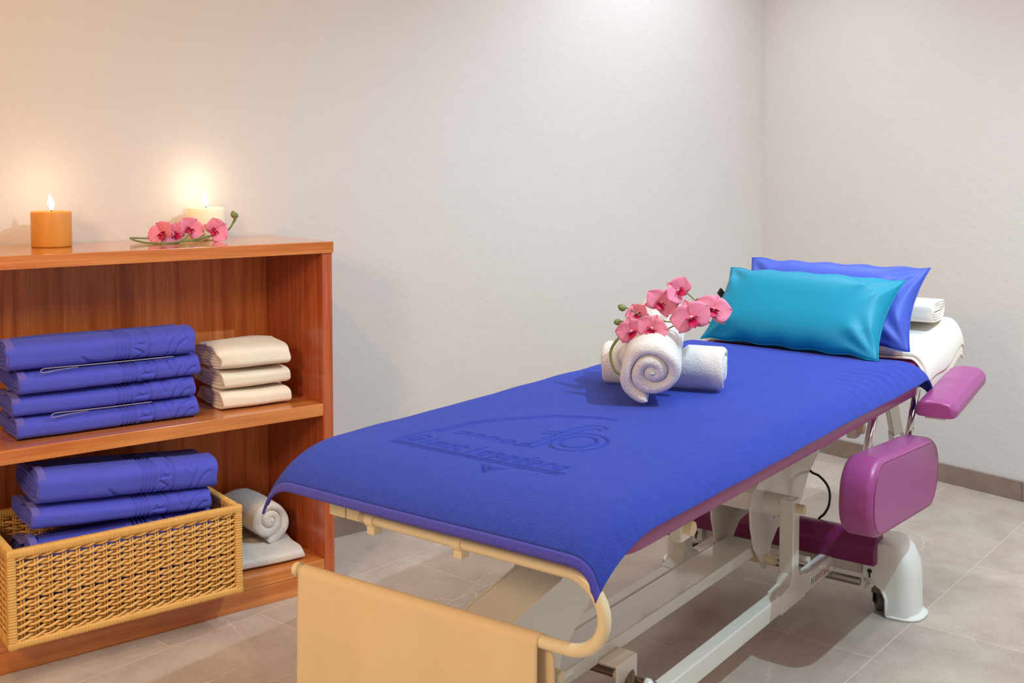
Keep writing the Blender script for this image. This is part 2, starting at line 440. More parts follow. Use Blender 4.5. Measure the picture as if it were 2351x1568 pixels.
# ---------------------------------------------------------------- towels: a rounded strip swept along a flat path
def sweep_strip(P, N, L, th, nx, emb=None, wob=None, taper=True):
    """P: (n,2) path in the y-z plane, N: normals, strip of length L along x and thickness th"""
    n = len(P)
    xs = np.linspace(-1, 1, nx); xs = np.sign(xs)*(1-(1-np.abs(xs))**1.25)
    core = L/2 - th/2
    top = [(x*core, 0.5) for x in xs]
    cap = [(core + th/2*math.sin(a), 0.5*math.cos(a)) for a in (pi*k/7 for k in range(1, 7))]
    bot = [(x*core, -0.5) for x in xs[::-1]]
    cap2 = [(-(core + th/2*math.sin(a)), -0.5*math.cos(a)) for a in (pi*k/7 for k in range(1, 7))]
    sec = np.array(top+cap+bot+cap2); m = len(sec)
    s = np.concatenate([[0], np.cumsum(np.linalg.norm(np.diff(P, axis=0), axis=1))])
    S, X = np.meshgrid(s, sec[:, 0], indexing='ij')
    off = np.broadcast_to(sec[:, 1]*th, S.shape).copy()
    if taper:
        k = np.clip(np.minimum(S, s[-1]-S)/(th*0.5), 0, 1); k = np.sqrt(np.clip(1-(1-k)**2, 0, 1)); off *= np.maximum(k, 0.06)
    if emb is not None:
        e = emb(X, S); off += np.where(sec[:, 1][None, :] > 0.45, -e, 0)
    V = np.zeros((n, m, 3)); V[:, :, 0] = X
    V[:, :, 1] = P[:, 0][:, None] + N[:, 0][:, None]*off
    V[:, :, 2] = P[:, 1][:, None] + N[:, 1][:, None]*off
    F = grid_faces(n, m, wrap_j=True)
    V = V.reshape(-1, 3)
    if wob is not None: V = wob(V)
    return V, F

def flat_spiral(D, H, th, turns, p=4.2, n_turn=96, start=0.0):
    """outer end first; superellipse coil that fills a D x H box"""
    pts = []
    tot = int(n_turn*turns)
    for i in range(tot+1):
        a = start + 2*pi*i/n_turn; off = th/2 + th*i/n_turn
        hx = max(D/2-off, th*0.2); hz = max(H/2-off, th*0.12)
        c, s_ = cos(a), sin(a)
        r = (abs(c)**p + abs(s_)**p)**(-1/p)
        pts.append((hx*r*c, hz*r*s_))
    P = np.array(pts)
    T = np.gradient(P, axis=0); T /= np.linalg.norm(T, axis=1)[:, None] + 1e-9
    N = np.stack([T[:, 1], -T[:, 0]], 1)
    return P, N

def folded_towel(name, D, H, L, th, m, seed, nx=90, emb=None, amp=0.004, turns=None, n_turn=96, sag=0.0, start=1.2):
    turns = turns or max(1, int(H/2/th))
    P, N = flat_spiral(D, H, th, turns, n_turn=n_turn, start=start)
    def wob(V):
        V = V.copy()
        a = vnoise(V*[1, 1, .5], 16, seed); b_ = vnoise(V, 30, seed+5)
        V[:, 2] += amp*(a*0.8) * np.clip((V[:, 2]+H/2)/H, 0, 1)
        V[:, 1] += amp*b_*0.7
        V[:, 0] += amp*0.9*vnoise(V*[0.1, 1, 2.2], 60, seed+9)*np.clip((np.abs(V[:, 0])/(L/2))**6, 0, 1)
        if sag: V[:, 2] -= sag*np.clip((V[:, 2]+H/2)/H, 0, 1)*(np.abs(V[:, 0])/(L/2))**4
        V[:, 2] -= V[:, 2].min()
        return V
    V, F = sweep_strip(P, N, L, th, nx, emb, wob)
    return np_obj(name, V, F, m)

def seg_dist(X, Y, segs):
    d = np.full(X.shape, 9.0)
    for (x0, y0, x1, y1) in segs:
        pad = 0.012
        mk = (X > min(x0, x1)-pad) & (X < max(x0, x1)+pad) & (Y > min(y0, y1)-pad) & (Y < max(y0, y1)+pad)
        if not mk.any(): continue
        x = X[mk]; y = Y[mk]; dx, dy = x1-x0, y1-y0; L2 = dx*dx+dy*dy+1e-12
        t = np.clip(((x-x0)*dx+(y-y0)*dy)/L2, 0, 1)
        dd = np.hypot(x-x0-t*dx, y-y0-t*dy)
        d[mk] = np.minimum(d[mk], dd)
    return d
def poly_segs(pts, close=False):
    q = list(pts) + ([pts[0]] if close else [])
    return [(a[0], a[1], b[0], b[1]) for a, b in zip(q[:-1], q[1:])]
def arc(cx, cy, rx, ry, a0, a1, n=14):
    return [(cx+rx*cos(radians(a0+(a1-a0)*k/n)), cy+ry*sin(radians(a0+(a1-a0)*k/n))) for k in range(n+1)]

GL = {  # stroke letters in a 1 x 1 box, x-height .62
 'G': [arc(.5, .5, .42, .48, 50, 330), [(.86, .3), (.86, .48), (.58, .48)]],
 'i': [[(.5, 0), (.5, .6)], [(.5, .8), (.5, .86)]],
 'm': [[(.1, 0), (.1, .6)], arc(.3, .4, .2, .2, 180, 0), [(.5, .4), (.5, 0)], arc(.7, .4, .2, .2, 180, 0), [(.9, .4), (.9, 0)]],
 'n': [[(.2, 0), (.2, .6)], arc(.5, .35, .3, .25, 180, 0), [(.8, .35), (.8, 0)]],
 'a': [arc(.45, .3, .32, .3, 0, 360), [(.8, .6), (.8, 0)]],
 'c': [arc(.5, .3, .36, .3, 50, 310)],
 'e': [arc(.5, .3, .36, .3, 0, 310), [(.14, .3), (.86, .3)]],
 'o': [arc(.5, .3, .38, .3, 0, 360)],
 'l': [[(.5, 0), (.5, 1)]],
 's': [arc(.5, .45, .28, .15, 30, 260), arc(.5, .15, .3, .15, 80, -150)],
 'd': [arc(.45, .3, .32, .3, 0, 360), [(.8, 1), (.8, 0)]],
 'b': [arc(.55, .3, .32, .3, 0, 360), [(.2, 1), (.2, 0)]],
 'r': [[(.3, 0), (.3, .6)], arc(.58, .34, .28, .26, 180, 40)],
 'h': [[(.2, 0), (.2, 1)], arc(.5, .35, .3, .25, 180, 0), [(.8, .35), (.8, 0)]],
 't': [[(.5, 1), (.5, 0)], [(.25, .6), (.8, .6)]],
}
def word(txt, x, y, w, h, slant=0.25):
    out = []
    for k, ch in enumerate(txt):
        for pl in GL.get(ch, []):
            out += poly_segs([(x+w*(k+.86*px)+slant*h*py, y+h*py) for px, py in pl])
    return out

def logo_segs():
    """the towel's sunk emblem; x = to the right, y = up, metres"""
    S = []
    # long double base line
    S += poly_segs([(-.19, 0), (.19, .002)]); S += poly_segs([(-.185, .010), (.195, .012)])
    # the sail-shaped arc, double line
    A = [(-.19, .002), (-.185, .05), (-.178, .11), (-.165, .20), (-.145, .245), (-.115, .285), (-.085, .325), (-.06, .36), (.0, .388), (.055, .402)]
    S += poly_segs(A)
    S += poly_segs([(x+.012, y-.008) for x, y in A[2:]])
    S += word('Gimaclasadera', -.178, .024, .0278, .046)
    S += word('annos', -.140, .118, .036, .042)
    # tall stem with a hook and a crossing stroke
    S += poly_segs([(.030, .125), (.040, .30)] + arc(.068, .30, .028, .034, 180, 40))
    S += poly_segs([(.048, .125), (.058, .29)] + arc(.074, .292, .015, .018, 180, 40))
    S += poly_segs([(.030, .125), (.048, .125)]); S += poly_segs([(.008, .215), (.034, .225)]); S += poly_segs([(.008, .235), (.034, .245)])
    # round bowl
    S += poly_segs(arc(.098, .205, .052, .062, 160, -165, 26)); S += poly_segs(arc(.098, .205, .032, .040, 0, 360, 22))
    # little v below
    S += poly_segs([(.045, -.018), (.070, -.048), (.092, -.020)]); S += poly_segs([(.058, -.018), (.071, -.034), (.080, -.020)])
    return S
LOGO = logo_segs()

def emb_fold(X, S_):
    """part of the same emblem seen on a folded towel's top and front"""
    d = np.full(X.shape, 9.0)
    lo, hi = 0.02, 0.62
    for k in range(4):
        d = np.minimum(d, np.abs(X-(0.026+0.0105*k)))
    rr = random.Random(3)
    segs = word('dAb', .072, .05, .03, .03)
    for q in range(9):
        s0 = 0.03+0.062*q
        segs += poly_segs([(.072, s0), (.094, s0+.012), (.072, s0+.026)]); segs += poly_segs(arc(.088, s0+.040, .013, .012, 0, 360, 12))
        segs += poly_segs([(.072, s0+.052), (.100, s0+.052)])
    segs += poly_segs([(.108, .0), (.108, .62)])
    for q in range(3):
        segs += poly_segs(arc(.215, .13+.19*q, .060, .075, 100, 260, 18)); segs += poly_segs(arc(.218, .13+.19*q, .045, .052, 100, 260, 18))
    segs += poly_segs([(-.06, .10), (.0, .13), (.022, .12)]); segs += poly_segs([(-.06, .10), (-.03, .125), (.0, .13)])
    d = np.minimum(d, seg_dist(X, S_, segs))
    return 0.0042*np.exp(-(d/0.0027)**2)*(S_ < hi)

def blue_folded(H, D, L, seed, turns):
    th = H/2/(turns+0.15)
    o = folded_towel('folded_towel', D, H, L, th, M['blue_fold'], seed, nx=240, emb=emb_fold, amp=0.0035, turns=turns, n_turn=110, start=1.9)
    # woven hem along the left edge (child)
    P, N = flat_spiral(D+0.0050, H+0.0050, th, 1.0, n_turn=110, start=1.9)
    V, F = sweep_strip(P[:105], N[:105], 0.020, 0.004, 12)
    V = V.copy(); V[:, 0] += -L/2+0.010; V[:, 2] += H/2+0.0008
    V[:, 2] = np.maximum(V[:, 2], 0.0)
    h = np_obj('hem', V, F, M['blue_hem'], o); h['label'] = 'paler ribbed woven hem'
    return o
def copy_tree(o, label=None, **kw):
    c = o.copy(); COL.objects.link(c)
    for ch in o.children:
        d = ch.copy(); COL.objects.link(d); d.parent = c
    if label: c['label'] = label
    return c

def place(o, x, y, z, rz=0, rx=0, ry=0):
    o.location = (x, y, z); o.rotation_euler = (rx, ry, rz); return o

G1 = 'blue folded towels on the middle shelf'
zs = 0.539
ba = blue_folded(0.058, 0.225, 0.455, 3, 2)
bb = blue_folded(0.078, 0.230, 0.470, 11, 3)
place(ba, 0.868, 2.880, zs, radians(-1.5)); tag(ba, 'blue folded towel lowest of the stack on the middle shelf', 'towel', G1)
c2 = copy_tree(ba, 'blue folded towel second from the bottom of the middle shelf stack'); place(c2, 0.862, 2.884, zs+0.0555, radians(-2.5))
c3 = copy_tree(ba, 'blue folded towel second from the top of the middle shelf stack'); place(c3, 0.872, 2.876, zs+0.111, radians(-0.8)); c3.scale = (1.0, 1, 1.04)
place(bb, 0.855, 2.880, zs+0.170, radians(-1.5)); tag(bb, 'thick blue folded towel with sunk emblem, topmost on the middle shelf', 'towel', G1)
bb.scale = (1, 1, 1.0)

G2 = 'blue folded towels in the wicker basket'
b1 = copy_tree(bb, 'blue folded towel topmost of the three in the wicker basket'); place(b1, 0.885, 2.800, 0.377, radians(-1), 0, radians(4.5)); b1.scale = (0.96, 1, 1.12); b1['group'] = G2
b2 = copy_tree(ba, 'blue folded towel in the middle of the stack in the wicker basket'); place(b2, 0.868, 2.795, 0.322, radians(-1), 0, radians(4.0)); b2.scale = (0.98, 1, 1.0); b2['group'] = G2
b3 = copy_tree(bb, 'blue folded towel lowest visible in the wicker basket, behind its rim'); place(b3, 0.870, 2.790, 0.105, radians(0), 0, radians(0)); b3.scale = (.97, 1, 2.80); b3['group'] = G2

def hanging_loop(o, D, x0, x1, z):
    y = -D/2-.0015
    pts = [(x1, y+.004, z+.002), ((x0+x1)/2, y, z+.0035), (x0+.03, y-.003, z+.006), (x0+.008, y-.004, z+.006), (x0, y-.004, z+.001), (x0+.008, y-.003, z-.004), (x0+.04, y, z-.001), (x0+.09, y+.003, z+.0005)]
    h = MB().tube(smooth_path(pts, 5), .0013, 8).build('hanging_loop', M['loop'], o, smooth=True); h['label'] = 'thin grey hanging loop'
hanging_loop(bb, .230, -.160, .17, .000)
hanging_loop(ba, .225, -.150, .10, .056)
G3 = 'cream folded towels on the middle shelf'
cr = folded_towel('folded_towel', 0.215, 0.056, 0.200, 0.0088, M['cream'], 21, nx=50, amp=0.006, n_turn=80, start=1.4)
tag(cr, 'cream folded towel lowest of the small stack beside the blue towels', 'towel', G3); place(cr, 1.272, 2.885, zs, radians(-2))
cr2 = copy_tree(cr, 'cream folded towel in the middle of the small stack'); place(cr2, 1.268, 2.888, zs+0.0565, radians(1.5))
cr3 = folded_towel('folded_towel', 0.220, 0.074, 0.205, 0.0088, M['cream'], 33, nx=50, amp=0.009, n_turn=80, start=1.4, sag=0.006)
tag(cr3, 'cream folded towel topmost of the small stack, slightly rumpled', 'towel', G3); place(cr3, 1.264, 2.880, zs+0.113, radians(-3))

# white towels at the right end of the bottom shelf
wf = folded_towel('folded_towel', 0.30, 0.040, 0.215, 0.0085, M['white_terry'], 44, nx=50, amp=0.005, n_turn=80, start=1.5)
tag(wf, 'white folded towel lying flat under the rolled towel beside the basket', 'towel'); place(wf, 1.290, 2.900, 0.0885, radians(-4))

def rolled_towel(name, R, L, th, m, seed, r_in=0.006, n_turn=54, amp=0.003, fuzz=None, squash=1.0):
    turns = (R-r_in)/th; tot = int(n_turn*turns); pts = []
    for i in range(tot+1):
        a = 2*pi*i/n_turn; r = R - th/2 - th*i/n_turn
        pts.append((r*cos(a-1.9)*1.0, r*sin(a-1.9)*squash))
    P = np.array(pts); T = np.gradient(P, axis=0); T /= np.linalg.norm(T, axis=1)[:, None]+1e-9
    N = np.stack([T[:, 1], -T[:, 0]], 1)
    def wob(V):
        V = V.copy()
        V[:, 1] += amp*vnoise(V*[.5, 1, 1], 34, seed); V[:, 2] += amp*vnoise(V*[.5, 1, 1], 30, seed+3)
        V[:, 0] += amp*1.2*vnoise(V*[.02, 1, 1], 55, seed+7)*np.clip((np.abs(V[:, 0])/(L/2))**8, 0, 1)
        rr = np.hypot(V[:, 1], V[:, 2])/R
        V[:, 0] *= 1 - 0.03*rr**3
        return V
    V, F = sweep_strip(P, N, L, th*0.97, 44, None, wob)
    return V, F
V, F = rolled_towel('r', 0.073, 0.22, 0.026, M['white_terry'], 5, amp=.006, squash=0.88)
rt = np_obj('rolled_towel', V, F, M['white_terry'])
tag(rt, 'white rolled towel resting on the flat folded one in the bottom compartment', 'towel')
rt.location = (1.315, 2.935, 0.192); rt.rotation_euler = (0.25, 0, radians(-86))

# ---------------------------------------------------------------- wicker basket
BX0, BX1, BY0, BY1, BZ0, BZ1 = 0.575, 1.150, 2.628, 2.985, 0.0885, 0.322
bc = Vector(((BX0+BX1)/2, (BY0+BY1)/2, BZ0))
bk = tag(empty('wicker_basket', bc), 'rectangular honey coloured wicker basket jutting out of the bottom compartment', 'basket')
hx, hy, bh = (BX1-BX0)/2, (BY1-BY0)/2, BZ1-BZ0
def wrapped_bar(p0, p1, w, h, name, pitch=0.0062):
    """a bar bound with cane: rounded-square tube with turns of cane standing proud"""
    p0 = Vector(p0); p1 = Vector(p1); d = (p1-p0); L = d.length; d.normalize()
    up = Vector((0, 0, 1)) if abs(d.z) < .9 else Vector((0, 1, 0))
    a = d.cross(up).normalized(); b_ = a.cross(d).normalized()
    n = int(L/pitch); vs = []; fs = []; K = 16; rows = 0
    rr = random.Random(int(L*1e5))
    sec = []
    for k in range(K):
        t = 2*pi*(k+.5)/K; r = (abs(cos(t))**5+abs(sin(t))**5)**(-1/5); sec.append((r*cos(t), r*sin(t)))
    prof = []
    x = 0
    while x < L-1e-4:
        q = min(pitch*rr.uniform(.75, 1.25), L-x); bulge = rr.uniform(.0, .0009)
        prof += [(x, -.0009), (x+q*.14, bulge*.6), (x+q*.5, .0002+bulge), (x+q*.86, bulge*.6)]; x += q
    prof.append((L, -.0009))
    for x, e in prof:
        for k in range(K):
            vs.append(p0 + d*x + a*sec[k][0]*(w/2+e) + b_*sec[k][1]*(h/2+e))
    m_ = len(prof)
    for i in range(m_-1):
        for k in range(K):
            l = (k+1) % K; fs.append((i*K+k, i*K+l, (i+1)*K+l, (i+1)*K+k))
    fs.append(tuple(range(K))); fs.append(tuple((m_-1)*K+k for k in range(K)))
    return vs, fs
bw = 0.020
rim = MB()
for a_, b_ in (((-hx, -hy), (hx, -hy)), ((-hx, hy), (hx, hy)), ((-hx, -hy), (-hx, hy)), ((hx, -hy), (hx, hy))):
    A = Vector((a_[0]*(1-.5*bw/hx), a_[1]*(1-.5*bw/hy), bh-bw/2)); B = Vector((b_[0]*(1-.5*bw/hx), b_[1]*(1-.5*bw/hy), bh-bw/2))
    dd = (B-A).normalized()*bw*.48
    rim.add(*wrapped_bar(A-dd, B+dd, bw, bw*1.02, 'x'))
rim.build('rim', M['wicker_dark'], bk, smooth=True)
low = MB()
for a_, b_ in (((-hx, -hy), (hx, -hy)), ((-hx, hy), (hx, hy)), ((-hx, -hy), (-hx, hy)), ((hx, -hy), (hx, hy))):
    A = Vector((a_[0]*(1-.5*bw/hx), a_[1]*(1-.5*bw/hy), bw*.45)); B = Vector((b_[0]*(1-.5*bw/hx), b_[1]*(1-.5*bw/hy), bw*.45))
    dd = (B-A).normalized()*bw*.48
    low.add(*wrapped_bar(A-dd, B+dd, bw, bw*.88, 'x', 0.0075))
low.build('bottom_rim', M['wicker_dark'], bk, smooth=True)
for sx in (-1, 1):
    for sy in (-1, 1):
        MB().add(*wrapped_bar((sx*(hx-bw/2), sy*(hy-bw/2), bw*.5), (sx*(hx-bw/2), sy*(hy-bw/2), bh-bw*.6), bw, bw, 'x', 0.0068)).build('corner_post', M['wicker_dark'], bk, smooth=True)
MB().box((-hx+.01, -hy+.01, 0.008), (hx-.01, hy-.01, 0.014)).build('base', M['wicker_dark'], bk)
def weave_panel(A, B, z0, z1, n_st, rows, out):
    """upright pairs of stakes with two-strand twining; A, B ends in plan"""
    A = Vector(A+(0,)); B = Vector(B+(0,)); d = (B-A); L = d.length; d.normalize(); nrm = Vector(out)
    mb = MB(); rr = random.Random(int(L*997)); st = [L*(k+.5)/n_st for k in range(n_st)]
    for s in st:
        for o_ in (-.0031, .0031):
            p = A + d*(s+o_); w = rr.uniform(-.001, .001)
            mb.tube([p + nrm*-.0005 + Vector((0, 0, z0)), p + nrm*w*.4 + Vector((0, 0, (z0+z1)/2)), p + nrm*-.0005 + Vector((0, 0, z1))], .0027, 6)
    pitch = (z1-z0)/rows
    for r_ in range(rows):
        zc = z0 + pitch*(r_+.5)
        if rr.random() < .10: zc += pitch*.18
        for ph in (0, 1):
            pts = []; step = 7
            for k in range(n_st*step+1):
                s = L*k/(n_st*step); x = (s/L*n_st - .5)
                wv = cos(pi*(x + ph + r_*0))
                z = zc + pitch*.26*sin(pi*(x+ph)) + rr.uniform(-.0003, .0003)
                pts.append(A + d*s + nrm*(wv*.0058) + Vector((0, 0, z)))
            mb.tube(pts, pitch*.235*rr.uniform(.88, 1.12), 6)
    return mb.build('weave_panel', M['wicker'], bk, smooth=True)
weave_panel((-hx+bw*.9, -hy+bw*.5), (hx-bw*.9, -hy+bw*.5), bw*.7, bh-bw*.8, 17, 13, (0, -1, 0))
weave_panel((-hx+bw*.9, hy-bw*.5), (hx-bw*.9, hy-bw*.5), bw*.7, bh-bw*.8, 17, 13, (0, 1, 0))
weave_panel((-hx+bw*.5, -hy+bw*.9), (-hx+bw*.5, hy-bw*.9), bw*.7, bh-bw*.8, 10, 13, (-1, 0, 0))
weave_panel((hx-bw*.5, -hy+bw*.9), (hx-bw*.5, hy-bw*.9), bw*.7, bh-bw*.8, 10, 13, (1, 0, 0))

# ---------------------------------------------------------------- treatment table (local frame: x along the table, y across)
T0, U0 = 2.20, 1.195
tab = tag(empty('treatment_table', TU(T0, U0, 0), AT),
          'height-adjustable treatment couch, white steel frame with purple vinyl pads', 'treatment table')
def q3(t, u, z): return (t-T0, u-U0, z)
def rrect(t0, t1, u0, u1, r, n=8):
    pts = []
    for cx, cy, a0 in ((t1-r, u1-r, 0), (t0+r, u1-r, 90), (t0+r, u0+r, 180), (t1-r, u0+r, 270)):
        for k in range(n+1):
            a = radians(a0+90*k/n); pts.append((cx+r*cos(a)-T0, cy+r*sin(a)-U0))
    return pts
def TB(name, fn, m, parent=None, **kw):
    mb = MB(); fn(mb); return mb.build(name, m, parent or tab, **kw)
cu = MB(); NR = 36
for ins, z in ((.010, .608), (0, .614), (0, .640), (.006, .651), (.020, .660), (.050, .667), (.090, .671)):
    cu.v += [(x, y, z) for x, y in rrect(1.345+ins, 2.935-ins, .818+ins, 1.522-ins, .085-ins*.5)]
for i in range(6):
    for k in range(NR): cu.f.append((i*NR+k, i*NR+(k+1) % NR, (i+1)*NR+(k+1) % NR, (i+1)*NR+k))
cu.f += [tuple(range(NR)), tuple(6*NR+k for k in range(NR))]
cu.build('cushion', M['purple'], tab, smooth=True)
TB('under_frame', lambda m: m.prism(rrect(1.395, 2.90, .855, 1.495, .05), 2, .600, .6185), M['enamel'], bevel=.003)
# head section, raised a little
hs = MB(); hs.prism([(2.945-T0, .622), (3.36-T0, .674), (3.35-T0, .714), (2.935-T0, .660)], 1, .86-U0, 1.49-U0)
hs.build('head_section', M['purple'], tab, bevel=.016, seg=4)
# cross tubes under the frame with square end brackets
for t, z in ((1.72, .556), (2.635, .560)):
    cb = TB('cross_tube', lambda m: m.tube([q3(t, .93, z), q3(t, 1.46, z)], .020, 20), M['enamel'], smooth=False, bevel=.002)
    MB().tube([q3(t, .925, z), q3(t, .932, z)], .021, 20).build('seal_ring', M['black'], cb)
    for uu in (.90, 1.47):
        MB().prism([(t-.022-T0, z-.024), (t+.014-T0, z-.024), (t+.024-T0, z-.008), (t+.024-T0, z+.045), (t-.022-T0, z+.045)], 1, uu-.010-U0, uu+.014-U0).build('end_bracket', M['enamel'], cb, bevel=.003)
        MB().tube([q3(t, uu-.024 if uu < 1 else uu+.03, z), q3(t, uu, z)], .0135, 6 if uu > 1 else 20).build('pivot_bolt', M['enamel_tan'], cb, bevel=.002)
# base side beams and posts
for u0, u1 in ((1.032, 1.066), (1.336, 1.370)):
    TB('side_beam', lambda m: m.box(q3(1.33, u0, .095), q3(2.93, u1, .143)), M['enamel'], bevel=.004, seg=3)
    po = TB('post', lambda m: m.box(q3(2.570, u0-.002, .140), q3(2.612, u1+.002, .366)), M['enamel'], bevel=.0035, seg=3)
    out = u0-.020 if u0 < 1.2 else u1+.020
    MB().tube([q3(2.600, out, .338), q3(2.600, (u0+u1)/2, .338)], .0125, 24).build('axle_cap', M['enamel_tan'], po, bevel=.002)
    TB('weld_collar', lambda m: m.prism([(2.50-T0, .0935), (2.655-T0, .0935), (2.655-T0, .146), (2.640-T0, .156), (2.614-T0, .162), (2.612-T0, .175), (2.568-T0, .175), (2.555-T0, .150), (2.50-T0, .1445)], 1, u0-.0025-U0, u1+.0025-U0), M['enamel'], bevel=.002)
    out0 = (1.215, u0, u1)
    TB('post', lambda m: m.box(q3(1.395, u0+.001, .140), q3(1.435, u1-.001, .366)), M['enamel'], bevel=.0035, seg=3)
# cross bars of the base
TB('cross_bar', lambda m: m.box(q3(2.885, .96, .098), q3(2.925, 1.44, .140)), M['enamel'], bevel=.003)
TB('cross_bar', lambda m: m.tube([q3(2.86, .955, .085), q3(2.86, 1.43, .085)], .011, 16), M['steel'], bevel=.001)
TB('cross_bar', lambda m: m.tube([q3(2.76, 1.06, .150), q3(2.76, 1.34, .150)], .010, 16), M['enamel'], bevel=.001)
TB('axle', lambda m: m.tube([q3(2.600, 1.05, .338), q3(2.600, 1.35, .338)], .030, 28), M['enamel'], bevel=.002)
# bell-crank lifting arms (side plates joined by a web)
head_poly = [(2.588, .165), (2.572, .185), (2.528, .235), (2.506, .295), (2.500, .345), (2.514, .385), (2.560, .408), (2.68, .425),
             (2.80, .50), (2.86, .595), (3.08, .597), (3.03, .50), (2.975, .40), (2.885, .346), (2.84, .285), (2.76, .262), (2.672, .250), (2.63, .215), (2.618, .185), (2.606, .165)]
foot_poly = [(1.598, .226), (1.55, .27), (1.50, .33), (1.470, .372), (1.503, .400), (1.649, .428), (1.72, .50), (1.75, .597), (1.97, .597), (1.90, .47),
             (1.747, .355), (1.678, .303), (1.651, .278), (1.640, .236), (1.620, .222)]
def shift(poly): return [(t-T0, z) for t, z in poly]
for nm, poly, du in (('h', head_poly, 0), ('f', foot_poly, 0)):
    ar = MB()
    for u in (1.118, 1.226):
        ar.prism(shift(poly), 1, u-U0-.003, u-U0+.003)
    arm = ar.build('lift_arm', M['enamel'], tab, bevel=.0015)
    web = MB()
    if nm == 'h': W_ = [(2.507, .34), (2.516, .383), (2.560, .406), (2.68, .423), (2.80, .498), (2.86, .592), (2.868, .587), (2.806, .490), (2.684, .415), (2.562, .398), (2.522, .378), (2.513, .34)]
    else: W_ = [(1.472, .372), (1.504, .399), (1.649, .426), (1.72, .498), (1.75, .595), (1.757, .59), (1.727, .492), (1.655, .420), (1.508, .393), (1.478, .368)]
    web.prism(shift(W_), 1, 1.121-U0, 1.223-U0)
    web.build('web_plate', M['enamel'], arm, bevel=.0015)
    pv = (2.598, .190) if nm == 'h' else (1.612, .262)
    MB().tube([q3(pv[0], 1.088, pv[1]), q3(pv[0], 1.256, pv[1])], .0135, 24).build('pivot_bolt', M['enamel_tan'], arm, bevel=.004, seg=3)
    if nm == 'h':
        for u in (1.118-.0036, 1.226-.0036):
            tx = MB(); tx.box(q3(2.640, u, .296), q3(2.648, u+.0004, .299)); tx.box(q3(2.645, u, .286), q3(2.648, u+.0004, .298)); tx.box(q3(2.655, u, .286), q3(2.657, u+.0004, .298)); tx.build('stamped_mark', M['black'], arm)
# long link between the cranks
TB('link_beam', lambda m: m.box(q3(1.45, 1.128, .205), q3(2.585, 1.216, .236)), M['enamel'], bevel=.003, seg=2)
# pedal bracket on the link
pb = MB(); pb.prism([(1.80-T0, .214), (1.88-T0, .214), (1.88-T0, .208), (1.80-T0, .208)], 1, 1.085-U0, 1.128-U0)
pb.box(q3(1.80, 1.082, .150), q3(1.88, 1.088, .214))
pb = pb.build('pedal_bracket', M['enamel'], tab, bevel=.003)
MB().tube([q3(1.86, 1.03, .165), q3(1.86, 1.20, .165)], .009, 16).build('pedal_shaft', M['bronze'], pb)
for uu in (1.035, 1.105):
    MB().tube([q3(1.845, uu-.010, .172), q3(1.845, uu, .172), q3(1.845, uu+.008, .172)], [.006, .0125, .0125], 20).build('bolt_cap', M['plastic_white'], pb, smooth=True)
MB().tube([q3(1.80, 1.05, .150), q3(1.86, 1.09, .178)], .011, 16).build('pedal_rod', M['bronze'], pb)

# padded foot bar across the base
rb = MB(); rp = [(-.040, -.040), (.040, -.040), (.043, .010), (.024, .040), (.006, .046), (-.006, .046), (-.024, .040), (-.043, .010)]
rb.prism([(a_+2.885-T0, b_+.178) for a_, b_ in rp], 1, .912-U0, 1.46-U0)
rb.build('foot_bar_pad', M['purple_dark'], tab, bevel=.006, seg=3)
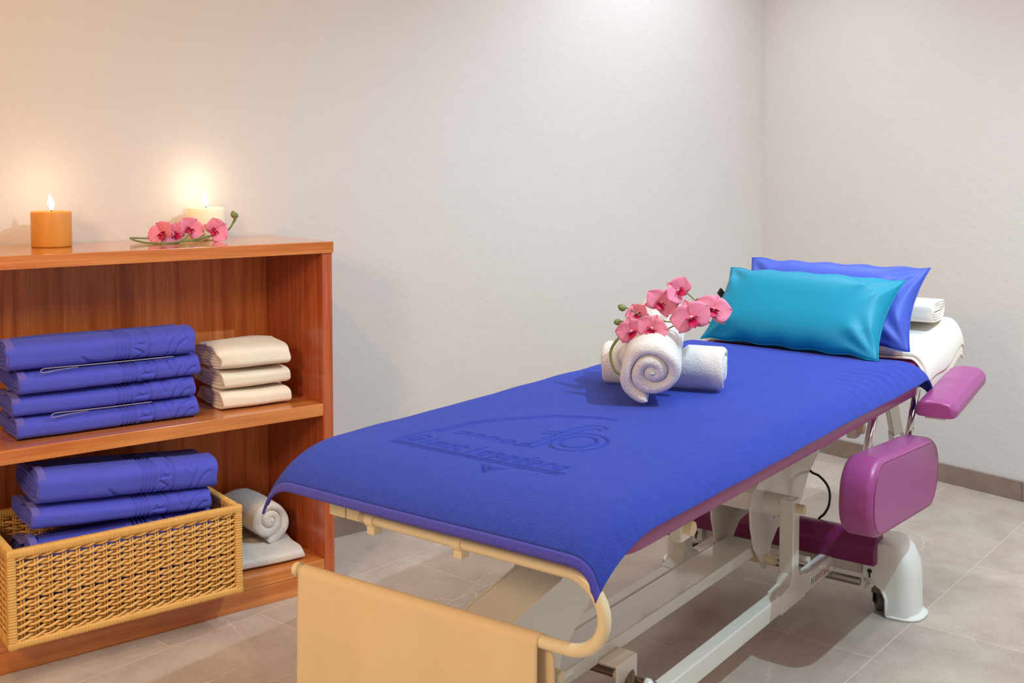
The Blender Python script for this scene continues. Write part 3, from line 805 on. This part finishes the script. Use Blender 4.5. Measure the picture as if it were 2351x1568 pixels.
# wheel covers with castors
def cover(side):
    """moulded cover: arch opening to the foot side; local x = t, y = outward"""
    c = empty('wheel_cover'); return c
def wheel_cover(sgn, uc):
    mb = MB()
    # silhouette in the plane across the table (outward = +o, z): inner edge o=0
    n = 10
    def section(off, w0):
        pts = []
        pts.append((0.002, .060)); pts.append((0.0, .135)); pts.append((0.004, .175)); pts.append((.030, .200))
        pts.append((.060, .205)); pts.append((.088, .198)); pts.append((.112, .178)); pts.append((.128, .148)); pts.append((.134, .110)); pts.append((.137, .012)); pts.append((.145, .008)); pts.append((.147, 0.0))
        pts.append((.066, 0.0)); pts.append((.066, .010)); pts.append((.064, .050)); pts.append((.052, .074)); pts.append((.030, .088)); pts.append((.010, .090))
        return pts
    prof = section(0, 0)
    cx, cz = .075, .09
    rows = []
    # skins from front (t=-.068) to back (t=.068), rounded
    ts = [(-.060, .90), (-.067, .955), (-.062, 1.0)] if False else None
    steps = [(-.066, 0.86), (-.0675, .93), (-.063, .985), (-.050, 1.0), (0, 1.0), (.050, 1.0), (.063, .985), (.0675, .93), (.066, .86)]
    hw = .062
    K = len(prof)
    vs = []
    for q, f_, g in [(-1.06, .30, .90), (-1.03, .55, .94), (-.90, .78, .97), (-.65, .92, .99), (-.3, .99, 1), (.3, .99, 1), (.65, .92, .99), (.90, .78, .97), (1.03, .55, .94), (1.06, .30, .90)]:
        for i, (o, z) in enumerate(prof):
            oo = o if (o < .070 or i >= 12) else .070+(o-.070)*f_
            zz = z if z < .10 else .10+(z-.10)*g
            vs.append((q*hw, oo*sgn, zz))
    fs = []
    R = 10
    for r_ in range(R-1):
        for i in range(K):
            j = (i+1) % K
            fs.append((r_*K+i, r_*K+j, (r_+1)*K+j, (r_+1)*K+i))
    fs.append(tuple(range(K))); fs.append(tuple((R-1)*K+i for i in range(K)))
    mb.add(vs, fs)
    mb.v = [(x+2.932-T0, y+uc-U0, z) for x, y, z in mb.v]
    ob = mb.build('wheel_cover', M['plastic_white'], tab, bevel=.006, seg=3)
    # raised lip round the front arch and foot
    lip = [(.006, .092, 1.08), (.030, .090, 1.08), (.052, .076, 1.08), (.064, .050, 1.08), (.066, .008, 1.08), (.067, .004, 1.08), (.092, .004, 1.06), (.114, .004, 1.0), (.130, .004, .88), (.142, .004, .62), (.147, .004, .3), (.148, .004, -.3), (.142, .004, -.62), (.114, .004, -1)]
    tpath = [(2.932-hw*q-T0, uc-U0+o*sgn, z) for o, z, q in lip]
    MB().tube(tpath, .0042, 10).build('lip', M['plastic_white'], ob, smooth=True)
    # key-shaped slot
    MB().tube([(2.932-hw-.0065-T0, uc-U0+.020*sgn, .118), (2.932-hw-.0035-T0, uc-U0+.020*sgn, .118)], .006, 14).add([], []).box((2.932-hw-.0062-T0, uc-U0+.020*sgn-.002, .100), (2.932-hw-.0038-T0, uc-U0+.020*sgn+.002, .112)).build('slot', M['black'], ob)
    # castor
    wc = (2.912-T0, uc-U0+.034*sgn)
    fk = MB().box((wc[0]-.026, wc[1]-.016, .052), (wc[0]+.018, wc[1]+.016, .064)); fk.box((wc[0]-.014, wc[1]-.0165, .022), (wc[0]+.010, wc[1]-.0135, .054)); fk.box((wc[0]-.014, wc[1]+.0135, .022), (wc[0]+.010, wc[1]+.0165, .054))
    fork = fk.build('castor_fork', M['bronze'], ob, bevel=.002)
    d = Vector((.55, sgn*0.84, 0)).normalized()
    c_ = Vector((wc[0], wc[1], .0275))
    MB().tube([c_-d*.0115, c_-d*.009, c_+d*.009, c_+d*.0115], [.0235, .027, .027, .0235], 32).build('castor_wheel', M['grey_rubber'], fork, smooth=False, bevel=.002)
    MB().tube([c_-d*.0145, c_+d*.0145], .010, 20).build('castor_hub', M['black'], fork, smooth=False)
wheel_cover(-1, .952)
wheel_cover(1, 1.432)
# maker's name printed on the side beam
def printed(txt, x, z, w, h, m, name):
    mb = MB()
    for (x0, z0, x1, z1) in word(txt, x, z, w, h, 0.2):
        d = Vector((x1-x0, 0, z1-z0)); L = d.length
        if L < 1e-6: continue
        d /= L; n_ = Vector((-d.z, 0, d.x))*.0011; y = 1.0318-U0
        P = [Vector((x0, y, z0))+n_-d*.0006, Vector((x0, y, z0))-n_-d*.0006, Vector((x1, y, z1))-n_+d*.0006, Vector((x1, y, z1))+n_+d*.0006]
        mb.add([p for p in P] + [p+Vector((0, .0003, 0)) for p in P], [(0,1,2,3), (7,6,5,4), (0,4,5,1), (1,5,6,2), (2,6,7,3), (3,7,4,0)])
    mb.build(name, m, tab)
GL['p'] = [arc(.55, .3, .32, .3, 0, 360), [(.2, .6), (.2, -.35)]]
GL['u'] = [[(.2, .6), (.2, .25)], arc(.5, .25, .3, .25, 180, 360), [(.8, .6), (.8, 0)]]
printed('eco', 2.700-T0, .108, .0135, .024, M['green_print'], 'printed_word')
printed('postural', 2.742-T0, .108, .0125, .024, M['red_print'], 'printed_word')
# arm supports on chrome rods
def pad(name, poly, axis_u0, axis_u1, m, bev):
    return MB().prism(shift(poly), 1, axis_u0-U0, axis_u1-U0).build(name, m, tab, bevel=bev, seg=6)
# rounded slab
def rslab(c, L, h, r, tilt, n=8):
    pts = []
    for sx, sy, a0 in ((1, 1, 0), (-1, 1, 90), (-1, -1, 180), (1, -1, 270)):
        for k in range(n+1):
            a = radians(a0+90*k/n); x = sx*(L/2-r)+r*cos(a); y = sy*(h/2-r)+r*sin(a)
            pts.append((c[0]+x*cos(tilt)-y*sin(tilt), c[1]+x*sin(tilt)+y*cos(tilt)))
    return pts
ap = pad('arm_pad', rslab((2.655, .431), .535, .185, .078, radians(-4.5)), .772, .855, M['purple'], .018)
# its sewn seam
sm = [(t-T0, .7735-U0, z) for t, z in rslab((2.655, .431), .512, .162, .070, radians(-4.5), 10)]
MB().tube(sm, .0016, 6, closed=True).build('seam', M['purple_dark'], ap, smooth=True)
for (t0, z0, t1, z1) in ((2.636, .612, 2.555, .460), (2.985, .604, 2.900, .450)):
    rod = TB('rod', lambda m: m.tube([q3(t0, .852, z0), q3(t1, .852, z1)], .0105, 20), M['chrome'], smooth=True)
    MB().tube([q3(t0-.016, .862, z0+.006), q3(t0+.030, .862, z0+.006)], .011, 16).build('rod_clamp', M['bronze'], rod, bevel=.002)
# second arm support, level, beyond the first
p2 = MB()
c0 = Vector(q3(2.83, .762, .585)); c1 = Vector(q3(3.23, .776, .622))
d = (c1-c0); L2 = d.length; d.normalize(); a_ = d.cross(Vector((0, 0, 1))).normalized(); n_ = a_.cross(d)
sec = [(-.052, -.014), (-.052, .004), (-.040, .020), (-.018, .026), (.018, .026), (.040, .020), (.052, .004), (.052, -.014), (.046, -.018), (-.046, -.018)]
prof = [(0, .80), (.006, .93), (.018, .99), (.04, 1.0), (L2*.5, 1.0), (L2-.05, 1.0), (L2-.025, .94), (L2-.008, .80), (L2, .60)]
vs = [c0 + d*x + a_*(p*k) + n_*(q*k if q > 0 else q) for x, k in prof for p, q in sec]
K = len(sec); fs = [(i*K+j, i*K+(j+1) % K, (i+1)*K+(j+1) % K, (i+1)*K+j) for i in range(len(prof)-1) for j in range(K)]
fs += [tuple(range(K)), tuple((len(prof)-1)*K+j for j in range(K))]
p2.add(vs, fs)
ap2 = p2.build('arm_pad', M['purple'], tab, bevel=.006, seg=3)
MB().box(tuple(c0 + Vector((.02, -.022, -.026))), tuple(c0 + Vector((.30, .030, -.016)))).build('support_plate', M['enamel'], ap2)
# strut of the head section
st = MB()
A = Vector(q3(2.985, .93, .60)); B = Vector(q3(3.085, .935, .455)); Cc = Vector(q3(3.125, .94, .36))
st.tube([A, B], .021, 4)
st = st.build('head_strut', M['steel'], tab, bevel=.002)
MB().tube([B, Cc], .024, 4).build('strut_sleeve', M['enamel'], st, bevel=.002)
MB().tube([Cc, Vector(q3(2.95, 1.06, .13))], .012, 12).build('strut_stay', M['enamel'], st)
# paper-roll rail looping down at the foot end
rail = []
for k in range(8): rail.append(q3(1.357, 1.348-(1.348-.905)*k/7, .582))
for k in range(1, 16):
    a = pi*k/16; rail.append(q3(1.357, .905-.066*sin(a), .5205+.0615*cos(a)))
for k in range(9): rail.append(q3(1.357, .905+(1.517-.905)*k/8, .459-.0015*k))
ra = MB().tube(rail, .0108, 20).build('towel_rail', M['enamel_tan'], tab, smooth=True)
MB().tube([q3(1.357, 1.512, .447), q3(1.357, 1.524, .447)], .0135, 20).build('end_cap', M['enamel_tan'], ra, bevel=.002)
for u in (1.322, 1.122):
    cl = MB().tube([q3(1.357, u-.010, .582), q3(1.357, u+.010, .582)], .0145, 20); cl.box(q3(1.350, u-.009, .555), q3(1.372, u+.009, .572)); cl.box(q3(1.352, u-.009, .585), q3(1.385, u+.009, .604))
    cl.build('rail_clip', M['enamel_tan'], ra, bevel=.002)
TB('rail_mount', lambda m: (m.box(q3(1.385, 1.385, .556), q3(1.425, 1.418, .604)), m.box(q3(1.385, 1.421, .556), q3(1.425, 1.462, .604))), M['enamel_tan'], bevel=.002)  # frame block: ivory colour stands in for warm light falling on it
# power cable
cb = [(2.90, 1.14, .380), (2.90, 1.113, .352), (2.90, 1.090, .344), (2.90, 1.068, .325), (2.90, 1.058, .300), (2.90, 1.060, .266), (2.90, 1.072, .240), (2.90, 1.088, .222), (2.90, 1.098, .196), (2.93, 1.10, .15), (2.95, 1.12, .05), (3.0, 1.2, .006), (3.2, 1.4, .005)]
MB().tube(smooth_path([q3(*p) for p in cb]), .0035, 10).build('power_cable', M['black'], tab, smooth=True)

# ---------------------------------------------------------------- blue towel spread over the table
def drape_blue():
    ZT = .6905
    # arc coordinates
    def edge(a, R, Hh):
        """a: distance past the crease (>=0) -> (horizontal run, drop)"""
        th = np.clip(a/(0.5*(R+Hh)*1.25), 0, 1.25)
        return R*np.sin(np.minimum(th, pi/2)), Hh*(1-np.cos(th))
    fine = np.arange(1.38, 1.92, .0022)
    A = np.concatenate([np.arange(1.242, 1.38, .006), fine, np.arange(1.922, 3.04, .005)])
    Bv = np.arange(.764, 1.594, .0025)
    a, b = np.meshgrid(A, Bv, indexing='ij')
    ft = np.maximum(1.455-a, 0); ht = np.maximum(a-2.895, 0)
    rt_, dt_ = edge(ft, .165, .108); rh, dh = edge(ht, .085, .10)
    t = np.where(a < 1.455, 1.455-rt_, np.where(a > 2.895, 2.895+rh, a))
    fr = np.maximum(.870-b, 0); fl = np.maximum(b-1.480, 0)
    rr_, dr = edge(fr, .072, .062); rl, dl = edge(fl, .075, .070)
    u = np.where(b < .870, .870-rr_, np.where(b > 1.480, 1.480+rl, b))
    u = u + .020*np.clip(dt_/.09, 0, 1)*np.clip(dr/.03, 0, 1)
    z = ZT - (dt_+dh) - (dr+dl)
    # corners hang a little lower
    z -= .9*np.minimum(dt_, .09)*np.minimum(dr, .06) + 2.2*np.minimum(dt_, .09)*np.minimum(dl, .06)
    # light creases across, ripples near the right edge of the head end
    X = np.stack([t, u, np.zeros_like(t)], -1).reshape(-1, 3)
    z += .0014*vnoise(X*[1.0, .6, 1], 22, 4).reshape(t.shape)
    wv = np.exp(-((t-2.72)/.24)**2)*np.clip((1.02-u)/.2, 0, 1)**1.5*np.clip((b-.765)/.09, 0, 1)
    z += .0045*wv*np.sin((t + .35*(u-.82) + 2.2*(1.0-u)**2)/.0085)
    z += .0012*np.sin((t*.55+u)/.035)*np.exp(-((u-1.35)/.12)**2)*np.exp(-((t-2.0)/.35)**2)
    # sunk emblem: x to the right (-u), y up (+t)
    ex = 1.193-u; ey = t-1.470+.02*(0)
    d = seg_dist(ex, ey, LOGO)
    z -= .0065*np.exp(-(d/.0029)**2)
    ins = (ex > -.19) & (ex < .19) & (ey > 0) & (ey < .40)
    P = np.stack([t-T0, u-U0, z], -1)
    n, m = t.shape
    return P, n, m
P, n, m = drape_blue()
tw = empty('spread_towel', TU(T0, U0, 0), AT)
tag(tw, 'large royal blue towel with a sunk emblem spread over the treatment couch', 'towel')
hrow = 4
def cloth_from(P, name, mt, parent, thick):
    n, m = P.shape[:2]
    o = np_obj(name, P.reshape(-1, 3), grid_faces(n, m), mt, parent)
    s = o.modifiers.new('s', 'SOLIDIFY'); s.thickness = thick; s.offset = -1
    return o
def up_normals(o):
    me = o.data
    if sum(p.normal.z*p.area for p in me.polygons) < 0:
        me.flip_normals()
cl = cloth_from(P[hrow:], 'cloth', M['blue'], tw, .0065); up_normals(cl)
M['hem_dark'] = M['blue_hem'].copy(); M['hem_dark'].node_tree.nodes['Principled BSDF'].inputs['Base Color'].default_value = rgb(80, 76, 180)
hm = cloth_from(P[:hrow+1], 'hem', M['hem_dark'], tw, .005); up_normals(hm); hm['label'] = 'paler ribbed hem along the foot end'

# ---------------------------------------------------------------- sand coloured towel hung over the rail
def rail_towel():
    r = .0125; u0, u1 = .955, 1.503
    front = [(-r, z) for z in np.linspace(.10, .455, 60)]
    top = [(r*cos(a), .455+r*sin(a)) for a in np.linspace(pi, 0, 10)[1:-1]]
    back = [(r, z) for z in np.linspace(.455, .14, 50)]
    prof = np.array(front+top+back); nP = len(prof); us = np.linspace(0, 1, 90)
    V = np.zeros((nP, 90, 3)); is_back = np.arange(nP) > len(front)+4
    for i, (dx, z) in enumerate(prof):
        k = max(.459-z, 0)
        uu = u0 + (u1-u0)*us
        if i > len(front)+4: uu = uu - .014*min(1, k/.03)
        fold = .010*np.sin((uu-1.0)*24+.6)*np.clip(k/.25, 0, 1) + .004*np.sin((uu-1.0)*61+k*6)*np.clip(k/.3, 0, 1)
        V[i, :, 0] = 1.357 + dx + (-1 if dx < 0 else 1)*.004*min(1, k/.1) - fold*(1 if dx < 0 else .05) - T0
        V[i, :, 1] = uu - U0
        sl = (.459 - .012*(uu-.905)/.612) - .459
        V[i, :, 2] = z + sl + .002*(k < .02)
    o = np_obj('hanging_towel', V.reshape(-1, 3), grid_faces(nP, 90), M['tan'])
    o.location = TU(T0, U0, 0); o.rotation_euler = (0, 0, AT)
    s = o.modifiers.new('s', 'SOLIDIFY'); s.thickness = .0035; s.offset = 0
    tag(o, 'sand coloured towel hanging over the rail at the foot of the couch', 'towel')
rail_towel()

# ---------------------------------------------------------------- two white rolled towels on the couch
def place_roll(V, F, c0, c1, mat_, label, group, clampf=None, spin=0.0):
    c0 = Vector(c0); c1 = Vector(c1); mid = (c0+c1)/2; ax = (c1-c0).normalized()
    side = Vector((0, 0, 1)).cross(ax).normalized(); up = ax.cross(side)
    R_ = np.array([list(ax), list(side), list(up)]).T
    if spin:
        cs, sn = cos(spin), sin(spin); V = V.copy(); y = V[:, 1].copy(); V[:, 1] = y*cs - V[:, 2]*sn; V[:, 2] = y*sn + V[:, 2]*cs
    Wd = V @ R_.T
    if clampf is not None: Wd = clampf(Wd + np.array(mid)) - np.array(mid)
    o = np_obj('rolled_towel', Wd, F, mat_); o.location = mid
    tag(o, label, 'towel', group); return o
GR = 'white rolled towels on the blue towel'
ZTOP = .6925
A0 = TU(2.185, 1.352, ZTOP+.054); A1 = TU(2.272, 1.082, ZTOP+.054)
F0 = TU(2.000, 1.120, ZTOP+.073); F1 = TU(2.300, 1.258, ZTOP+.150)
fax = (F1-F0).normalized()
def under_front(Wp):
    """the crossing roll is pressed down where the other one lies on it"""
    f0 = np.array(F0); ax = np.array(fax); q = Wp-f0; s = q @ ax; foot = f0 + s[:, None]*ax
    side = np.cross([0, 0, 1], ax); side /= np.linalg.norm(side); lat = (Wp-foot) @ side
    R = .069; zlow = foot[:, 2] - np.sqrt(np.clip(R*R-lat**2, 0, None))*1.0
    k = np.abs(lat) < R
    out = Wp.copy(); zz = np.where(k, np.minimum(Wp[:, 2], np.maximum(zlow-.001, ZTOP+.012+(Wp[:, 2]-ZTOP)*.25)), Wp[:, 2])
    out[:, 2] = np.maximum(zz, ZTOP+.001); return out
V, F = rolled_towel('r', .056, .290, .019, M['white_terry'], 8, amp=.0022)
V = V*np.array([1, -1, 1]); F = F[:, ::-1]
place_roll(V, F, A0, A1, M['white_terry'], 'white rolled towel lying crosswise underneath the other roll', GR, under_front, spin=-.5)
V, F = rolled_towel('r', .078, .335, .0280, M['white_terry'], 15, amp=.005, r_in=.004)
def keep_up(Wp):
    out = Wp.copy(); out[:, 2] = np.maximum(out[:, 2], ZTOP+.001); return out
place_roll(V, F, F0, F1, M['white_terry'], 'white rolled towel on top, its coiled end facing the foot of the couch', GR, keep_up, spin=.5)

# ---------------------------------------------------------------- orchids
def petal_mesh(mb, Lp, Wp, base, dir_, nrm, cup=.25, n=7):
    d = Vector(dir_).normalized(); nn = Vector(nrm).normalized(); s = d.cross(nn).normalized()
    vs = []; fs = []; m_ = 6
    for i in range(n+1):
        a = i/n; w = Wp*.5*(math.sin(pi*min(a**.72, 1))**.75 if 0 < a < 1 else .05)
        for j in range(m_+1):
            b_ = -1+2*j/m_
            p = Vector(base) + d*(Lp*a) + s*(w*b_) + nn*(cup*Lp*(a-a*a*1.5) + .16*w*b_*b_ + .04*Lp*sin(b_*5+a*4)*a)
            vs.append(p)
    for i in range(n):
        for j in range(m_):
            fs.append((i*(m_+1)+j, i*(m_+1)+j+1, (i+1)*(m_+1)+j+1, (i+1)*(m_+1)+j))
    mb.add(vs, fs)
def flower(parent, c, face, roll, size, closed=0.0):
    size *= 1.18
    """moth orchid: two broad petals, three sepals, magenta lip and pale column"""
    f = Vector(face).normalized(); up = Vector((0, 0, 1)); r_ = up.cross(f).normalized(); u_ = f.cross(r_)
    r2 = r_*cos(roll)+u_*sin(roll); u2 = u_*cos(roll)-r_*sin(roll)
    mb = MB(); base = Vector(c)
    for ang, L, w, cup in ((90, .50, .36, .1), (212, .50, .34, .1), (328, .50, .34, .1)):
        dv = r2*cos(radians(ang)) + u2*sin(radians(ang)) + f*(closed*.7-.08)
        petal_mesh(mb, size*L, size*w, base-f*.0012, dv, f, cup)
    for ang in (18, 162):
        dv = r2*cos(radians(ang)) + u2*sin(radians(ang)) + f*(closed+.04)
        petal_mesh(mb, size*.56, size*.72, base, dv, f, .16)
    o = mb.build('flower', M['petal'], parent, smooth=True)
    s = o.modifiers.new('s', 'SOLIDIFY'); s.thickness = .0007
    lp = MB()
    petal_mesh(lp, size*.34, size*.27, base+f*size*.03, -u2*.8+f*.75, f, .3)
    for sg in (-1, 1): petal_mesh(lp, size*.22, size*.20, base+f*size*.03, r2*sg*.75+f*.8+u2*.15, u2, .2)
    lo = lp.build('lip', M['lip'], o, smooth=True)
    s = lo.modifiers.new('s', 'SOLIDIFY'); s.thickness = .001
    MB().tube([base+f*size*.02, base+f*size*.10+u2*size*.04, base+f*size*.16+u2*size*.03], [size*.035, size*.045, size*.02], 10).build('column', M['column'], o, smooth=True)
    return o
def bud(parent, c, d, L, r):
    d = Vector(d).normalized(); c = Vector(c)
    pts = [c+d*L*k for k in (0, .15, .4, .65, .88, 1)]
    return MB().tube(pts, [r*k for k in (.35, .8, 1, .9, .5, .12)], 12).build('bud', M['bud'], parent, smooth=True)

# spray on the rolled towels; positions in table coordinates
OC = TU(2.10, 1.20, .84)
os_ = tag(empty('orchid_spray', OC), 'pink orchid spray with seven blooms lying on the white rolled towels', 'orchid')
def oc(t, u, z): return TU(t, u, z) - OC
view = Vector((-.60, -.77, .12))
TQ = 2.12
blooms = [  # u, z on the plane t=2.15 from the photograph's layout, roll, size, closedness
    (2.13, 1.232, .872, .5, .046, .45), (2.12, 1.168, .902, -.5, .060, .15), (2.14, 1.134, .930, .9, .056, .35),
    (2.06, 1.205, .842, .3, .058, .10), (2.06, 1.155, .852, -.3, .058, .20), (2.10, 1.080, .878, .35, .072, 0.0), (2.14, 1.048, .893, -.3, .064, .12)]
vr = Vector((.77, -.60, 0))
for k, (t, u, z, ro, sz, clo) in enumerate(blooms):
    fa = view + vr*random.Random(k+4).uniform(-.45, .35) + Vector((0, 0, random.Random(k+40).uniform(-.15, .25)))
    flower(os_, oc(t, u, z), fa, ro, sz, clo)
stm = MB()
def S_(pts, r): stm.tube(smooth_path([oc(*p) for p in pts], 6), r, 10)
S_([(2.045, 1.215, .745), (2.07, 1.255, .748), (2.11, 1.292, .776), (2.13, 1.290, .803), (2.15, 1.272, .825), (2.18, 1.240, .836)], .0032)
S_([(2.20, 1.19, .855), (2.19, 1.135, .870), (2.165, 1.112, .890), (2.16, 1.100, .908), (2.155, 1.088, .914), (2.15, 1.060, .905), (2.14, 1.048, .895)], .0027)
S_([(2.16, 1.100, .908), (2.15, 1.115, .925), (2.145, 1.130, .930)], .0015)
S_([(2.165, 1.116, .885), (2.14, 1.145, .882), (2.13, 1.165, .896)], .0016)
S_([(2.12, 1.112, .865), (2.10, 1.150, .866), (2.10, 1.200, .872), (2.12, 1.245, .882), (2.13, 1.268, .886)], .0016)
S_([(2.11, 1.125, .858), (2.10, 1.160, .842), (2.08, 1.200, .850), (2.10, 1.245, .856), (2.12, 1.272, .853)], .0016)
stm.build('stem', M['stem'], os_, smooth=True)
bud(os_, oc(2.13, 1.264, .880), -vr*1+Vector((0, 0, .55)), .020, .0085)
bud(os_, oc(2.12, 1.270, .852), -vr*1+Vector((0, 0, -.05)), .017, .0080)

# spray on the shelf unit
OS = Vector((1.10, 2.93, .9998))
o2 = tag(empty('orchid_spray', OS), 'pink orchid spray with a curling stem lying between the candles on the shelf unit', 'orchid')
def sp(x, y, z): return Vector((x, y, z)) - OS
stm = MB()
def S2(pts, r): stm.tube(smooth_path([sp(*p) for p in pts], 6), r, 10)
S2([(1.095, 3.010, 1.004), (1.05, 3.035, 1.008), (1.005, 3.010, 1.012), (.985, 2.972, 1.014), (.985, 2.935, 1.010), (1.005, 2.905, 1.0045), (1.03, 2.885, 1.003), (1.075, 2.885, 1.003), (1.12, 2.895, 1.006), (1.17, 2.90, 1.014), (1.205, 2.90, 1.020), (1.235, 2.89, 1.034), (1.247, 2.885, 1.055), (1.249, 2.88, 1.068)], .0026)
S2([(1.075, 2.885, 1.003), (1.105, 2.89, 1.010), (1.125, 2.90, 1.026)], .0020)
S2([(1.12, 2.895, 1.005), (1.15, 2.885, 1.004), (1.175, 2.89, 1.012)], .0016)
S2([(1.150, 2.898, 1.011), (1.175, 2.915, 1.022)], .0016)
S2([(1.243, 2.888, 1.045), (1.254, 2.884, 1.060), (1.256, 2.884, 1.072)], .0014)
stm.build('stem', M['stem'], o2, smooth=True)
bl2 = [(1.050, 2.900, 1.026, .6, .066, .35, -.3), (1.083, 2.905, 1.022, 1.2, .058, .5, .4), (1.135, 2.925, 1.036, -.6, .062, .4, .7), (1.200, 2.905, 1.030, -1.0, .064, .5, .6), (1.108, 2.925, 1.030, 2.2, .050, .5, -.6)]
for k, (x, y, z, ro, sz, clo, sw) in enumerate(bl2):
    flower(o2, sp(x, y, z), view+vr*sw, ro, sz, clo)
bud(o2, sp(1.249, 2.88, 1.066), Vector((-.35, 0, 1)), .022, .0088)
bud(o2, sp(1.257, 2.884, 1.066), Vector((-.1, 0, 1)), .015, .005)

# ---------------------------------------------------------------- pillows
def pillow(name, Wd, Hh, Dp, m, seed, pinch=.035):
    """knife-edge cushion with drawn-out corners; x width, z height, y depth"""
    n, m_ = 90, 60
    a = np.linspace(-1, 1, n); b = np.linspace(-1, 1, m_)
    A, B = np.meshgrid(a, b, indexing='ij')
    edge_x = 1 - .10*(1-np.abs(B)**2.5)*1.0; edge_z = 1 - .12*(1-np.abs(A)**3.5)
    X = A*Wd/2*(1 - .08*(1-B**2)*np.abs(A)**3); Zc = B*Hh/2*(1 - .055*(1-A**4)*np.abs(B)**3)
    prof = np.clip((1-np.abs(A)**5), 0, 1)**.55*np.clip((1-np.abs(B)**3.2), 0, 1)**.55
    corner = np.clip(np.abs(A)*np.abs(B)*1.6-.62, 0, 1)
    Y = Dp/2*prof*(1-.55*corner)
    # creases radiating from the corners
    r = np.random.RandomState(seed)
    cre = 0
    for sx in (-1, 1):
        for sz in (-1, 1):
            dx = (sx-A)*Wd/2; dz = (sz-B)*Hh/2; ang = np.arctan2(np.abs(dz), np.abs(dx)+1e-6); rad = np.hypot(dx, dz)
            cre = cre + .0075*np.sin(ang*9+r.rand()*6)*np.exp(-((rad-.07)/.045)**2)
    edgew = .003*np.sin(A*16+seed)*np.abs(B)**6
    front = np.stack([X, -(Y+cre*prof), Zc+edgew], -1); back = np.stack([X, (Y+cre*prof), Zc+edgew], -1)
    V = np.concatenate([front.reshape(-1, 3), back.reshape(-1, 3)]); Fq = grid_faces(n, m_)
    Fa = np.concatenate([Fq, Fq[:, ::-1]+n*m_])
    o = np_obj(name, V, Fa, m)
    bm = bmesh.new(); bm.from_mesh(o.data); bmesh.ops.remove_doubles(bm, verts=bm.verts, dist=.0002)
    bmesh.ops.recalc_face_normals(bm, faces=bm.faces); bm.to_mesh(o.data); bm.free()
    for p in o.data.polygons: p.use_smooth = True
    # piped seam round the edge
    loop = [tuple(front[i, 0]) for i in range(n)] + [tuple(front[-1, j]) for j in range(1, m_)] + [tuple(front[i, -1]) for i in range(n-2, -1, -1)] + [tuple(front[0, j]) for j in range(m_-2, 0, -1)]
    MB().tube(loop, .0017, 8, closed=True).build('seam', m, o, smooth=True)
    return o
def orient(o, bl, br, lean_t, height):
    """stand a pillow on the line bl-br (table coords) leaning back"""
    bl = TU(*bl); br = TU(*br); x = (br-bl).normalized(); mid = (bl+br)/2
    back = Vector((0, 0, 1)).cross(x).normalized()  # horizontal, away from the foot
    if back.dot(TU(1, 0, 0)) < 0: back = -back
    z = (Vector((0, 0, 1))*cos(lean_t) + back*sin(lean_t)).normalized(); y = z.cross(x).normalized()
    Mx = Matrix((x, y, z)).transposed().to_4x4()
    o.matrix_world = Matrix.Translation(mid + z*height/2) @ Mx
pt = pillow('pillow', .560, .262, .115, M['teal'], 3)
orient(pt, (2.925, 1.468, .694), (2.858, .922, .694), radians(39), .262)
tag(pt, 'teal vinyl pillow with drawn-out corners leaning at the head of the couch', 'pillow')
lb = MB().box((-.003, -.012, -.010), (.003, .012, .010)).build('label_tab', M['black'], pt); lb.location = (-.277, 0, .035); lb.rotation_euler = (0, .2, 0)
pb2 = pillow('pillow', .560, .262, .095, M['pillow_blue'], 9)
orient(pb2, (3.030, 1.435, .706), (2.985, .868, .706), radians(33), .262)
tag(pb2, 'blue vinyl pillow standing behind the teal pillow', 'pillow')

# ---------------------------------------------------------------- white towels on the head section
def head_towel():
    """a thick folded sheet laid over the head section, hanging over its right edge"""
    nA, nB = 90, 110
    ta = np.linspace(3.02, 3.385, nA); ub = np.linspace(.77, 1.56, nB)
    A, B = np.meshgrid(ta, ub, indexing='ij')
    z0 = .664 + (A-2.935)*.185 + .014
    r = np.clip((.875-B)/.10, 0, 1); l = np.clip((B-1.475)/.08, 0, 1)
    u = np.where(B < .875, .875-.045*np.sin(r*pi/2), np.where(B > 1.475, 1.475+.045*np.sin(l*pi/2), B))
    z = z0 - .075*(1-np.cos(r*pi/2)) - .07*(1-np.cos(l*pi/2)) - .010*r*(1+np.sin(A*22))
    e = np.clip((A-3.36)/.035, 0, 1); z -= .03*e**2
    X = np.stack([A, B, A*0], -1).reshape(-1, 3); z += .0016*vnoise(X, 22, 12).reshape(z.shape)
    P = np.stack([A-T0, u-U0, z], -1)
    o = np_obj('draped_towel', P.reshape(-1, 3), grid_faces(nA, nB), M['white_cloth'])
    up_normals(o)
    s = o.modifiers.new('s', 'SOLIDIFY'); s.thickness = .008; s.offset = -1
    o.location = TU(T0, U0, 0); o.rotation_euler = (0, 0, AT)
    tag(o, 'white towel draped flat over the raised head section behind the pillows', 'towel')
    P2 = P.copy(); P2[:, :, 2] -= .0115 + .020*np.clip((.875-B)/.10, 0, 1); P2[:, :, 0] -= .010
    l2 = np_obj('under_layer', P2.reshape(-1, 3), grid_faces(nA, nB), M['cream'], o); up_normals(l2)
    s = l2.modifiers.new('s', 'SOLIDIFY'); s.thickness = .004; s.offset = -1
    l2['label'] = 'cream lower fold of the towel'
head_towel()
ft = folded_towel('folded_towel', .155, .070, .50, .0072, M['white_cloth'], 61, nx=60, amp=.003, n_turn=80, start=2.4)
ft.location = TU(3.260, 1.124, .757); ft.rotation_euler = (radians(0), radians(0), AT - pi/2 + radians(2))
tag(ft, 'small white folded towel lying on top of the draped one behind the pillows', 'towel')
